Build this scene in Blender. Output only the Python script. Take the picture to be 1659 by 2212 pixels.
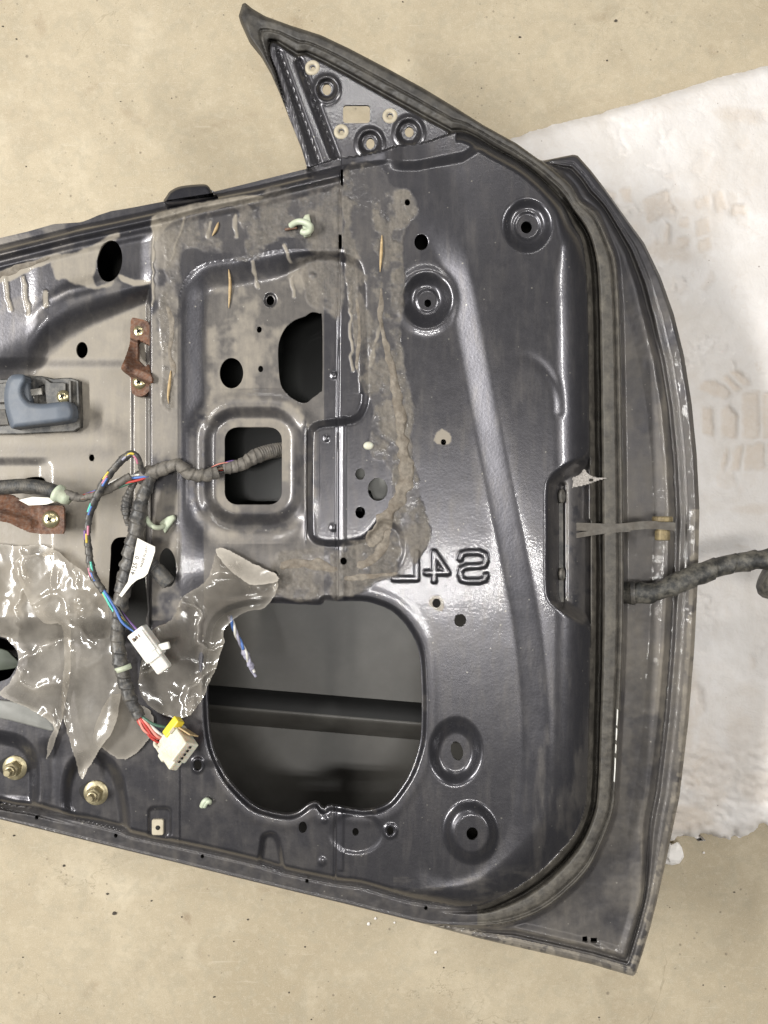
import bpy, math, random
import numpy as np
random.seed(7); RNG = np.random.default_rng(11)
scene = bpy.context.scene
for o in list(bpy.data.objects): bpy.data.objects.remove(o)

# ------------------------------------------------------------------ camera
FOV = math.radians(69.0)
CAM_H = 0.775                      # camera height over the floor, looking straight down
IW, IH = 1659.0, 2212.0            # survey units used for measuring the door (1 unit ~ 0.38 mm)
FL = (IH/2)/math.tan(FOV/2)
cam_d = bpy.data.cameras.new('camera'); cam = bpy.data.objects.new('camera', cam_d)
scene.collection.objects.link(cam); scene.camera = cam
cam.location = (0, 0, CAM_H); cam.rotation_euler = (0, 0, 0)
cam_d.sensor_fit = 'VERTICAL'; cam_d.sensor_height = 36; cam_d.sensor_width = 27
cam_d.lens = 18/math.tan(FOV/2); cam_d.clip_start = 0.01; cam_d.clip_end = 100
scene.render.resolution_x, scene.render.resolution_y = 768, 1024
# ------------------------------------------------------------------ world (dim even room light)
w = bpy.data.worlds.new('World'); scene.world = w; w.use_nodes = True
bg = w.node_tree.nodes['Background']
bg.inputs[0].default_value = (1.0, 0.98, 0.95, 1); bg.inputs[1].default_value = 0.085
# ------------------------------------------------------------------ fluorescent tubes of the garage
def tube_lamp(name, loc, size, power, rot=(0, 0, 0), col=(1.0, 0.98, 0.94)):
    d = bpy.data.lights.new(name, 'AREA'); d.shape = 'RECTANGLE'; d.size, d.size_y = size
    d.energy = power; d.color = col
    o = bpy.data.objects.new(name, d); scene.collection.objects.link(o)
    o.location = loc; o.rotation_euler = rot
    return o
tube_lamp('ceiling_tube', (-0.20, -0.19, 2.45), (0.95, 0.013), 10)
tube_lamp('ceiling_tube', (-0.20, -0.31, 2.45), (0.95, 0.013), 10)
tube_lamp('ceiling_tube', (-0.40, 1.62, 2.45), (1.15, 0.045), 6)
tube_lamp('ceiling_tube', (-0.40, 1.75, 2.45), (1.15, 0.045), 6)
tube_lamp('wall_tube', (-1.80, 0.15, 1.60), (0.16, 1.25), 60, rot=(0, math.radians(-51), 0))
tube_lamp('wall_tube', (1.75, 0.30, 2.25), (0.12, 1.3), 34, rot=(0, math.radians(40), 0))
# ------------------------------------------------------------------ exposure
vs = scene.view_settings
vs.view_transform = 'Standard'; vs.look = 'None'; vs.exposure = 0.12; vs.gamma = 1.0
vs.use_curve_mapping = False
try:
    scene.cycles.use_denoising = True
    scene.cycles.denoiser = 'OPENIMAGEDENOISE'
    scene.cycles.max_bounces = 8
    scene.cycles.transparent_max_bounces = 16
    scene.cycles.sample_clamp_indirect = 4.0
except Exception:
    pass

# =================================================================== placing
Z0, TILT = 0.155, 0.075            # the door plane: its height at x=0 and its slope towards the foam
def P(u, v, h):                    # survey point + height over the door plane (mm) -> world
    u = np.asarray(u, float); v = np.asarray(v, float); h = np.asarray(h, float)*0.001
    a = (u-IW/2)/FL; b = -(v-IH/2)/FL
    X = a*(CAM_H-Z0-h)/(1+a*TILT); Z = Z0+TILT*X+h; Y = b*(CAM_H-Z)
    return np.stack(np.broadcast_arrays(X, Y, Z), -1)
def PZ(u, v, z):                   # survey point at a world height
    u = np.asarray(u, float); v = np.asarray(v, float); z = np.asarray(z, float)
    a = (u-IW/2)/FL; b = -(v-IH/2)/FL
    return np.stack(np.broadcast_arrays(a*(CAM_H-z), b*(CAM_H-z), z), -1)
MM = 0.62/FL*1000                  # mm per unit on the door plane

# =================================================================== maths helpers
def ss(a, b, x):
    t = np.clip((x-a)/(b-a), 0, 1); return t*t*(3-2*t)
def ln(a, b, x, e=.10):
    t = (x-a)/(b-a); sp = lambda q: .5*(q+np.sqrt(q*q+e*e)); return np.clip(sp(t)-sp(t-1), 0, 1)
def cr(pts, n=6, closed=False):    # Catmull-Rom through points
    p = np.asarray(pts, float); N = len(p)
    out = []
    idx = range(N if closed else N-1)
    for i in idx:
        if closed: p0, p1, p2, p3 = p[(i-1) % N], p[i], p[(i+1) % N], p[(i+2) % N]
        else: p0, p1, p2, p3 = p[max(i-1, 0)], p[i], p[i+1], p[min(i+2, N-1)]
        t = np.linspace(0, 1, n, endpoint=False)[:, None]
        out.append(0.5*((2*p1)+(-p0+p2)*t+(2*p0-5*p1+4*p2-p3)*t**2+(-p0+3*p1-3*p2+p3)*t**3))
    out = np.concatenate(out)
    if not closed: out = np.concatenate([out, p[-1:]])
    return out
def resample(p, m):
    p = np.asarray(p, float); s = np.r_[0, np.cumsum(np.linalg.norm(np.diff(p, axis=0), axis=1))]
    t = np.linspace(0, s[-1], m)
    return np.stack([np.interp(t, s, p[:, k]) for k in range(p.shape[1])], 1), s[-1]
def poly_sd(pts, U, V):
    p = np.asarray(pts, np.float32); q = np.roll(p, -1, 0)
    d = np.full(U.shape, 1e9, np.float32); ins = np.zeros(U.shape, bool)
    for (x1, y1), (x2, y2) in zip(p, q):
        ex, ey = x2-x1, y2-y1; l = ex*ex+ey*ey+1e-9
        wx, wy = U-x1, V-y1
        t = np.clip((wx*ex+wy*ey)/l, 0, 1)
        d = np.minimum(d, (wx-ex*t)**2+(wy-ey*t)**2)
        c = (y1 > V) != (y2 > V)
        if y2 != y1: ins ^= c & (U < (x2-x1)*(V-y1)/(y2-y1)+x1)
    d = np.sqrt(d)
    return np.where(ins, -d, d)
def line_sd(pts, U, V):
    d = np.full(U.shape, 1e9, np.float32)
    for (x1, y1), (x2, y2) in zip(pts[:-1], pts[1:]):
        ex, ey = x2-x1, y2-y1; l = ex*ex+ey*ey+1e-9
        t = np.clip(((U-x1)*ex+(V-y1)*ey)/l, 0, 1)
        d = np.minimum(d, (U-x1-ex*t)**2+(V-y1-ey*t)**2)
    return np.sqrt(d)
def vnoise(x, y, scale, seed):
    r = np.random.default_rng(seed).random((256, 256)).astype(np.float32)
    X = np.asarray(x)/scale; Y = np.asarray(y)/scale
    xi = np.floor(X).astype(int); yi = np.floor(Y).astype(int)
    fx = X-xi; fy = Y-yi; fx = fx*fx*(3-2*fx); fy = fy*fy*(3-2*fy)
    a = r[yi & 255, xi & 255]; b = r[yi & 255, (xi+1) & 255]
    c = r[(yi+1) & 255, xi & 255]; d = r[(yi+1) & 255, (xi+1) & 255]
    return (a*(1-fx)+b*fx)*(1-fy)+(c*(1-fx)+d*fx)*fy
def fbm(x, y, scale, seed, oct=4):
    s = 0; a = 1; n = 0
    for k in range(oct):
        s = s+a*vnoise(x, y, scale/2**k, seed+k*17); n += a; a *= 0.55
    return s/n

# =================================================================== mesh helpers
COL = scene.collection
def link(o):
    COL.objects.link(o); return o
def tag(o, label=None, cat=None, group=None, kind=None):
    if label: o['label'] = label
    if cat: o['category'] = cat
    if group: o['group'] = group
    if kind: o['kind'] = kind
    return o
ORIG = {}
def empty(name, loc):
    o = link(bpy.data.objects.new(name, None)); o.location = loc; o.empty_display_size = 0.02
    ORIG[o.name] = np.array(loc, float); return o
def mk(name, verts, faces, mat, parent=None, smooth=True, attrs=None, origin=None):
    verts = np.asarray(verts, float)
    if parent is not None: org = ORIG[parent.name]
    elif origin is not None: org = np.asarray(origin, float)
    else: org = np.zeros(3)
    me = bpy.data.meshes.new(name)
    if isinstance(faces, np.ndarray) and faces.ndim == 2:
        nf, k = faces.shape
        me.vertices.add(len(verts)); me.vertices.foreach_set('co', (verts-org).astype(np.float32).ravel())
        me.loops.add(nf*k); me.loops.foreach_set('vertex_index', faces.astype(np.int32).ravel())
        me.polygons.add(nf); me.polygons.foreach_set('loop_start', (np.arange(nf)*k).astype(np.int32))
        me.update(calc_edges=True); me.validate()
    else:
        me.from_pydata((verts-org).tolist(), [], [list(map(int, f)) for f in faces]); me.update()
    me.polygons.foreach_set('use_smooth', np.full(len(me.polygons), bool(smooth)))
    if attrs:
        for k2, arr in attrs.items():
            a = me.attributes.new(k2, 'FLOAT', 'POINT'); a.data.foreach_set('value', np.asarray(arr, np.float32))
    me.materials.append(mat)
    o = link(bpy.data.objects.new(name, me))
    if parent is not None: o.parent = parent
    else: o.location = org
    ORIG[o.name] = org
    return o
class MB:                                      # collects shapes of one part
    def __init__(s): s.v = []; s.f = []; s.n = 0
    def add(s, v, f):
        v = np.asarray(v, float); s.v.append(v); s.f += [[int(i)+s.n for i in q] for q in f]; s.n += len(v); return s
    def mk(s, name, mat, parent=None, smooth=False, **k):
        return mk(name, np.concatenate(s.v), s.f, mat, parent, smooth, **k)
def tube(path, rad, n=10, cap=True):
    p = np.asarray(path, float); N = len(p)
    T = np.gradient(p, axis=0); T /= np.linalg.norm(T, axis=1)[:, None]+1e-12
    up = np.array([0, 0, 1.0]) if abs(T[0, 2]) < .9 else np.array([1.0, 0, 0])
    nrm = np.cross(T[0], up); nrm /= np.linalg.norm(nrm)
    rad = np.asarray(rad, float)
    if rad.ndim == 0: rad = np.full((N, n), float(rad))
    elif rad.ndim == 1: rad = np.repeat(rad[:, None], n, 1)
    vs_ = []; an = np.arange(n)*2*math.pi/n
    for i in range(N):
        nrm = nrm-T[i]*np.dot(nrm, T[i]); nrm /= np.linalg.norm(nrm)+1e-12
        bn = np.cross(T[i], nrm)
        vs_.append(p[i]+(np.cos(an)*rad[i])[:, None]*nrm+(np.sin(an)*rad[i])[:, None]*bn)
    V = np.concatenate(vs_); F = []
    for i in range(N-1):
        for j in range(n):
            j2 = (j+1) % n
            F.append([i*n+j, i*n+j2, (i+1)*n+j2, (i+1)*n+j])
    if cap:
        F.append(list(range(n))[::-1]); F.append([(N-1)*n+j for j in range(n)])
    return V, F
def offset2(poly, d):
    p = np.asarray(poly, float); e1 = p-np.roll(p, 1, 0); e2 = np.roll(p, -1, 0)-p
    area = 0.5*np.sum(p[:, 0]*np.roll(p[:, 1], -1)-np.roll(p[:, 0], -1)*p[:, 1]); s = 1 if area > 0 else -1
    def nn(e): n = np.stack([-e[:, 1], e[:, 0]], 1); return s*n/(np.linalg.norm(n, axis=1)[:, None]+1e-12)
    n = nn(e1)+nn(e2); n /= np.maximum(np.linalg.norm(n, axis=1)[:, None], .5)
    return p+n*d
def prism(uv, h_top, thick, bev=0.6, hfun=None):   # plate with bevelled top edge, outline measured at its top
    uv = np.asarray(uv, float); ins = offset2(uv, bev/MM)
    ht = h_top if hfun is None else hfun(uv)
    hi = h_top if hfun is None else hfun(ins)
    A = P(ins[:, 0], ins[:, 1], hi); B = P(uv[:, 0], uv[:, 1], np.asarray(ht)-bev*.8)
    C = B.copy(); C[:, 2] -= (thick-bev*.8)*.001
    n = len(uv); V = np.concatenate([A, B, C]); F = [list(range(n))]
    for i in range(n):
        j = (i+1) % n
        F += [[i, n+i, n+j, j], [n+i, 2*n+i, 2*n+j, n+j]]
    F.append([2*n+i for i in range(n)][::-1])
    return V, F
def lathe(c, prof, n=24, axis=(0, 0, 1), ang0=0.0, sx=1, sy=1):   # prof [(r_mm, z_mm)]
    c = np.asarray(c, float); ax = np.asarray(axis, float); ax /= np.linalg.norm(ax)
    t = np.array([1.0, 0, 0]) if abs(ax[0]) < .9 else np.array([0, 1.0, 0])
    e1 = t-ax*np.dot(t, ax); e1 /= np.linalg.norm(e1); e2 = np.cross(ax, e1)
    an = ang0+np.arange(n)*2*math.pi/n; V = []; F = []
    for r, z in prof:
        V.append(c+(np.cos(an)*r*sx*.001)[:, None]*e1+(np.sin(an)*r*sy*.001)[:, None]*e2+ax*z*.001)
    m = len(prof)
    for i in range(m-1):
        for j in range(n):
            k = (j+1) % n; F.append([i*n+j, i*n+k, (i+1)*n+k, (i+1)*n+j])
    F.append([(m-1)*n+j for j in range(n)]); F.append(list(range(n))[::-1])
    return np.concatenate(V), F
def obox(c, size, ex, ey, bev=0.6):   # bevelled box, mm, oriented by world vectors
    c = np.asarray(c, float); ex = np.asarray(ex, float); ex /= np.linalg.norm(ex)
    ey = np.asarray(ey, float); ey = ey-ex*np.dot(ex, ey); ey /= np.linalg.norm(ey); ez = np.cross(ex, ey)
    import bmesh
    bm = bmesh.new(); bmesh.ops.create_cube(bm, size=1)
    for vv in bm.verts: vv.co.x *= size[0]; vv.co.y *= size[1]; vv.co.z *= size[2]
    if bev: bmesh.ops.bevel(bm, geom=bm.edges[:], offset=bev, segments=2, affect='EDGES', profile=.5)
    bm.verts.index_update()
    V = np.array([v.co[:] for v in bm.verts])*.001; F = [[v.index for v in f.verts] for f in bm.faces]; bm.free()
    return c+V[:, :1]*ex+V[:, 1:2]*ey+V[:, 2:3]*ez, F

# =================================================================== materials
class NT:
    def __init__(s, name):
        s.m = bpy.data.materials.new(name); s.m.use_nodes = True; s.t = s.m.node_tree
        s.b = s.t.nodes['Principled BSDF']; s.o = s.t.nodes['Material Output']; s.co = None
    def n(s, typ, **kw):
        x = s.t.nodes.new(typ)
        for k, v in kw.items():
            if k in x.inputs: x.inputs[k].default_value = v
            else: setattr(x, k, v)
        return x
    def l(s, a, b): s.t.links.new(a, b)
    def coord(s):
        if s.co is None: s.co = s.n('ShaderNodeTexCoord').outputs['Object']
        return s.co
    def noise(s, scale, detail=4, rough=.55, dist=0, vec=None):
        x = s.n('ShaderNodeTexNoise'); x.inputs['Scale'].default_value = scale; x.inputs['Detail'].default_value = detail
        x.inputs['Roughness'].default_value = rough; x.inputs['Distortion'].default_value = dist
        s.l(vec or s.coord(), x.inputs['Vector']); return x.outputs['Fac']
    def vor(s, scale, feat='F1', vec=None, rnd=1):
        x = s.n('ShaderNodeTexVoronoi'); x.feature = feat; x.inputs['Scale'].default_value = scale
        x.inputs['Randomness'].default_value = rnd
        s.l(vec or s.coord(), x.inputs['Vector']); return x.outputs['Distance']
    def attr(s, nm):
        x = s.n('ShaderNodeAttribute'); x.attribute_name = nm; return x.outputs['Fac']
    def ramp(s, f, stops):
        x = s.n('ShaderNodeValToRGB'); e = x.color_ramp.elements
        while len(e) < len(stops): e.new(.5)
        for el, (p, c) in zip(e, stops):
            el.position = p; el.color = (c, c, c, 1) if not hasattr(c, '__len__') else (*c, 1)
        s.l(f, x.inputs[0]); return x.outputs[0]
    def math(s, op, a, b=None, clamp=False):
        x = s.n('ShaderNodeMath'); x.operation = op; x.use_clamp = clamp
        for i, q in enumerate((a, b)):
            if q is None: continue
            if isinstance(q, (int, float)): x.inputs[i].default_value = q
            else: s.l(q, x.inputs[i])
        return x.outputs[0]
    def mix(s, f, a, b):
        x = s.n('ShaderNodeMix'); x.data_type = 'RGBA'
        for sock, q in ((x.inputs[0], f), (x.inputs[6], a), (x.inputs[7], b)):
            if isinstance(q, (int, float)): sock.default_value = q
            elif isinstance(q, tuple): sock.default_value = (*q, 1)
            else: s.l(q, sock)
        return x.outputs[2]
    def mixf(s, f, a, b):
        x = s.n('ShaderNodeMix'); x.data_type = 'FLOAT'
        for sock, q in ((x.inputs[0], f), (x.inputs[2], a), (x.inputs[3], b)):
            if isinstance(q, (int, float)): sock.default_value = q
            else: s.l(q, sock)
        return x.outputs[0]
    def bump(s, hgt, strength, dist=.001, prev=None):
        x = s.n('ShaderNodeBump'); x.inputs['Strength'].default_value = strength; x.inputs['Distance'].default_value = dist
        s.l(hgt, x.inputs['Height'])
        if prev is not None: s.l(prev, x.inputs['Normal'])
        return x.outputs[0]
    def set(s, **kw):
        for k, v in kw.items():
            nm = k.replace('_', ' ')
            sock = s.b.inputs[nm]
            if isinstance(v, (int, float)): sock.default_value = v
            elif isinstance(v, tuple): sock.default_value = (*v, 1) if (len(v) == 3 and sock.type == 'RGBA') else v
            else: s.l(v, sock)
        return s.m

def mat_door(name, base=(.058, .0575, .067), metal=.70, rough=.29, tint=1.0):
    t = NT(name)
    dust = t.attr('dust'); res = t.attr('residue'); gri = t.attr('grime')
    fine = t.noise(1400, 3, .7); mid = t.noise(120, 5, .65); big = t.noise(22, 4)
    streak_v = t.n('ShaderNodeMapping'); streak_v.inputs['Scale'].default_value = (1.0, .16, 1); t.l(t.coord(), streak_v.inputs[0])
    streak = t.noise(150, 4, .6, vec=streak_v.outputs[0])
    d1 = t.math('MULTIPLY', dust, t.ramp(t.math('ADD', t.math('MULTIPLY', mid, .6), t.math('MULTIPLY', streak, .5)), [(.25, .55), (.75, 1.25)]))
    d1 = t.math('ADD', d1, t.math('MULTIPLY', t.ramp(streak, [(.5, 0), (.8, 1)]), .10), clamp=True)
    flake = t.ramp(t.noise(2600, 2, .6), [(.3, .7), (.7, 1.35)])
    paint = t.mix(1.0, base, base); mx = t.n('ShaderNodeMix'); mx.data_type = 'RGBA'; mx.blend_type = 'MULTIPLY'; mx.inputs[0].default_value = 1
    mx.inputs[6].default_value = (*base, 1); t.l(flake, mx.inputs[7])
    dustc = t.mix(gri, t.mix(big, (.225, .199, .162), (.30, .267, .218)), t.mix(mid, (.042, .039, .037), (.135, .121, .108)))
    c = t.mix(d1, mx.outputs[2], dustc)
    rr = t.math('MULTIPLY', res, t.ramp(mid, [(.2, .8), (.6, 1.05)]), clamp=True)
    resc = t.mix(t.ramp(t.math('ADD', t.math('MULTIPLY', t.noise(260, 5, .7), .5), t.math('MULTIPLY', streak, .5)), [(.34, 0), (.64, 1)]), (.070, .063, .055), (.205, .182, .153))
    c = t.mix(rr, c, resc)
    # scattered chips and specks of dried dirt
    chip = t.ramp(t.math('ADD', t.vor(95), t.math('MULTIPLY', mid, -.10)), [(.0, 1), (.02, 0)])
    c = t.mix(t.math('MULTIPLY', chip, .4), c, (.40, .38, .33))
    cov = t.math('MAXIMUM', d1, rr)
    r = t.mixf(rr, t.mixf(d1, t.math('ADD', rough-.05, t.math('MULTIPLY', mid, .12)), .60), .80)
    hgt = t.math('ADD', t.math('MULTIPLY', t.noise(420, 2, .5), .5), t.math('MULTIPLY', t.math('MULTIPLY', rr, t.noise(300, 4, .7)), 5.0))
    nb = t.bump(hgt, .55, .00022)
    t.l(nb, t.b.inputs['Normal'])
    return t.set(Base_Color=c, Metallic=t.mixf(cov, metal, .12), Roughness=r, Coat_Weight=t.mixf(rr, t.mixf(d1, .46, .16), 0.0), Coat_Roughness=.09, Coat_Normal=nb)
def mat_simple(name, col, rough=.5, metal=0, var=.25, scale=200, bump=.0, bscale=600, dirt=None, dirt_amt=.0, **kw):
    t = NT(name)
    f = t.noise(scale, 5, .65)
    dark = tuple(c*(1-var) for c in col); lite = tuple(min(1, c*(1+var)) for c in col)
    c = t.mix(t.ramp(f, [(.3, 0), (.7, 1)]), dark, lite)
    if dirt:
        c = t.mix(t.math('MULTIPLY', t.ramp(t.noise(scale*.45, 6, .7), [(.42, 0), (.62, 1)]), dirt_amt), c, dirt)
    if bump:
        t.l(t.bump(t.noise(bscale, 4, .6), bump, .0006), t.b.inputs['Normal'])
    return t.set(Base_Color=c, Roughness=rough, Metallic=metal, **kw)

M = {}
M['paint'] = mat_door('gunmetal_paint')
M['shut'] = mat_door('dusty_gunmetal_paint', rough=.42)
M['skin'] = mat_simple('inside_of_outer_skin', (.064, .061, .055), rough=.4, var=.2, scale=30, dirt=(.05, .045, .04), dirt_amt=.6)
def mat_rubber():
    t = NT('dusty_black_rubber')
    dust = t.attr('dust'); m1 = t.noise(90, 6, .7); m2 = t.noise(600, 4, .7)
    f = t.math('MULTIPLY', dust, t.ramp(t.math('ADD', t.math('MULTIPLY', m1, .7), t.math('MULTIPLY', m2, .3)), [(.35, .25), (.65, 1)]), clamp=True)
    c = t.mix(f, (.018, .017, .017), t.mix(m1, (.15, .13, .105), (.24, .22, .18)))
    t.l(t.bump(m2, .25, .0006), t.b.inputs['Normal'])
    return t.set(Base_Color=c, Roughness=t.mixf(f, .42, .85), Specular_IOR_Level=.45)
M['rubber'] = mat_rubber()
M['beam_shade'] = mat_simple('beam_shade_black', (.008, .008, .008), rough=.5, var=.2, scale=60)  # near-black that paints the shaded face of the beam
M['hole_shade'] = mat_simple('hole_shade_black', (.006, .0065, .006), rough=.22, var=.2, scale=60)  # black standing in for the unlit inside of the door
M['pad'] = mat_simple('dark_damping_pad', (.024, .023, .021), rough=.6, var=.4, scale=40, bump=.4, bscale=120)
M['primer'] = mat_simple('grey_primer', (.22, .22, .205), rough=.5, var=.15, scale=60)  # plain grey of the bracket and the lower brace
M['tape'] = mat_simple('black_harness_tape', (.045, .044, .044), rough=.42, var=.4, scale=260, bump=.35, bscale=500, dirt=(.20, .18, .15), dirt_amt=.55)
M['tape_dusty'] = mat_simple('dusty_grey_tape', (.12, .11, .098), rough=.65, var=.4, scale=260, bump=.4, bscale=500, dirt=(.24, .215, .18), dirt_amt=.6)
M['conduit'] = mat_simple('corrugated_black_conduit', (.06, .06, .06), rough=.5, var=.3, scale=300, dirt=(.2, .18, .15), dirt_amt=.6)
M['blue'] = mat_simple('blue_grey_plastic', (.100, .118, .147), rough=.52, var=.1, scale=60, bump=.12, bscale=1800, dirt=(.30, .29, .27), dirt_amt=.25)
M['black'] = mat_simple('black_plastic', (.022, .022, .022), rough=.45, var=.3, scale=200, dirt=(.20, .185, .16), dirt_amt=.6)
M['grey_metal'] = mat_simple('dusty_zinc_plate', (.30, .29, .265), rough=.5, metal=.4, var=.2, scale=180, dirt=(.2, .175, .14), dirt_amt=.5)
def mat_rust():
    t = NT('rusty_steel'); m1 = t.noise(110, 7, .72); m2 = t.noise(420, 5, .7)
    c = t.mix(t.ramp(m1, [(.35, 0), (.6, 1)]), (.055, .024, .016), (.175, .075, .036))
    c = t.mix(t.ramp(m2, [(.45, 0), (.65, .8)]), c, (.19, .135, .105))
    t.l(t.bump(m2, .5, .0008), t.b.inputs['Normal'])
    return t.set(Base_Color=c, Roughness=.72)
M['rust'] = mat_rust()
M['strap'] = mat_simple('brown_dusted_steel', (.105, .096, .083), rough=.6, metal=.15, var=.35, scale=160, bump=.4, dirt=(.065, .052, .040), dirt_amt=.6)
M['old_zinc'] = mat_simple('dull_yellow_zinc', (.24, .19, .10), rough=.55, metal=.4, var=.35, scale=250, dirt=(.12, .09, .05), dirt_amt=.6)
M['housing'] = mat_simple('dusty_dark_housing', (.05, .047, .042), rough=.6, var=.35, scale=150, dirt=(.22, .2, .17), dirt_amt=.6)
M['zinc'] = mat_simple('yellow_zinc_plating', (.44, .39, .25), rough=.42, metal=.65, var=.3, scale=300, dirt=(.20, .15, .08), dirt_amt=.5)
M['screw'] = mat_simple('pale_brass_screw', (.56, .50, .30), rough=.28, metal=.85, var=.15, scale=300, dirt=(.35, .30, .2), dirt_amt=.3)
M['cream'] = mat_simple('cream_nylon', (.74, .70, .58), rough=.45, var=.05, scale=120, dirt=(.45, .38, .27), dirt_amt=.5, Subsurface_Weight=.15)
M['white'] = mat_simple('white_nylon', (.80, .77, .72), rough=.42, var=.05, scale=120, dirt=(.50, .44, .36), dirt_amt=.4, Subsurface_Weight=.1)
M['green'] = mat_simple('pale_green_nylon', (.50, .56, .43), rough=.45, var=.08, scale=200, dirt=(.35, .32, .22), dirt_amt=.45)
M['grommet'] = mat_simple('yellowed_grommet', (.46, .41, .31), rough=.5, var=.08, scale=200, dirt=(.3, .25, .17), dirt_amt=.4)
M['yellow'] = mat_simple('yellow_plastic', (.80, .62, .05), rough=.4, var=.06, scale=200)
M['tagm'] = mat_simple('white_tape_label', (.80, .77, .70), rough=.6, var=.05, scale=90, dirt=(.5, .46, .38), dirt_amt=.3)
M['ink'] = mat_simple('black_ink', (.05, .045, .05), rough=.7, var=.2)
M['dark'] = mat_simple('dark_cavity', (.012, .011, .010), rough=.8, var=.2)
M['wood'] = mat_simple('pale_wood_splinter', (.50, .37, .20), rough=.7, var=.25, scale=500, dirt=(.25, .15, .06), dirt_amt=.5)
M['sealant'] = mat_simple('dried_sealant', (.20, .175, .143), rough=.72, var=.4, scale=190, bump=.9, bscale=330, dirt=(.11, .085, .06), dirt_amt=.6)
M['cable'] = mat_simple('dusty_cable_tape', (.022, .022, .021), rough=.5, var=.4, scale=200, bump=.5, bscale=400, dirt=(.19, .175, .145), dirt_amt=.6)
M['web'] = None
for nm, c in dict(red=(.45, .045, .035), salmon=(.62, .24, .19), navy=(.05, .06, .16), dgreen=(.06, .13, .09), teal=(.10, .52, .40), yel=(.62, .47, .06),
                  blue2=(.08, .17, .45), purple=(.18, .10, .28), wwhite=(.62, .60, .55), wblack=(.02, .02, .02), pink=(.55, .2, .28), brown=(.14, .09, .06), lilac=(.33, .32, .40)).items():
    M['w_'+nm] = mat_simple('wire_'+nm, c, rough=.4, var=.12, scale=150)
def mat_film():
    t = NT('dusty_clear_film'); tr = t.n('ShaderNodeBsdfTransparent'); tr.inputs[0].default_value = (.90, .87, .82, 1)
    m1 = t.noise(40, 6, .65); m2 = t.noise(300, 4, .6)
    dust = t.math('MULTIPLY', t.attr('dust'), t.ramp(t.math('ADD', t.math('MULTIPLY', t.noise(22, 3, .5), .88), t.math('MULTIPLY', m2, .12)), [(.34, .45), (.64, 1.2)]), clamp=True)
    mx = t.n('ShaderNodeMixShader'); t.l(dust, mx.inputs[0]); t.l(tr.outputs[0], mx.inputs[1]); t.l(t.b.outputs[0], mx.inputs[2])
    gl = t.n('ShaderNodeBsdfGlossy'); gl.inputs['Roughness'].default_value = .11; gl.inputs[0].default_value = (1, 1, 1, 1)
    fr = t.n('ShaderNodeFresnel'); fr.inputs[0].default_value = 1.5
    nb = t.bump(t.noise(60, 2, .5), .10, .001); t.l(nb, gl.inputs['Normal']); t.l(nb, fr.inputs['Normal'])
    m3 = t.n('ShaderNodeMixShader'); t.l(t.math('MULTIPLY', fr.outputs[0], .85, clamp=True), m3.inputs[0]); t.l(mx.outputs[0], m3.inputs[1]); t.l(gl.outputs[0], m3.inputs[2])
    t.l(m3.outputs[0], t.o.inputs[0])
    return t.set(Base_Color=t.mix(m1, (.37, .335, .285), (.49, .45, .39)), Roughness=.5)
M['film'] = mat_film()
def mat_web():
    t = NT('cobweb_silk'); tr = t.n('ShaderNodeBsdfTransparent')
    f = t.ramp(t.noise(900, 4, .7), [(.3, .35), (.6, .95)])
    mx = t.n('ShaderNodeMixShader'); t.l(f, mx.inputs[0]); t.l(tr.outputs[0], mx.inputs[1]); t.l(t.b.outputs[0], mx.inputs[2]); t.l(mx.outputs[0], t.o.inputs[0])
    return t.set(Base_Color=(.42, .39, .36), Roughness=.9)
M['web'] = mat_web()
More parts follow.
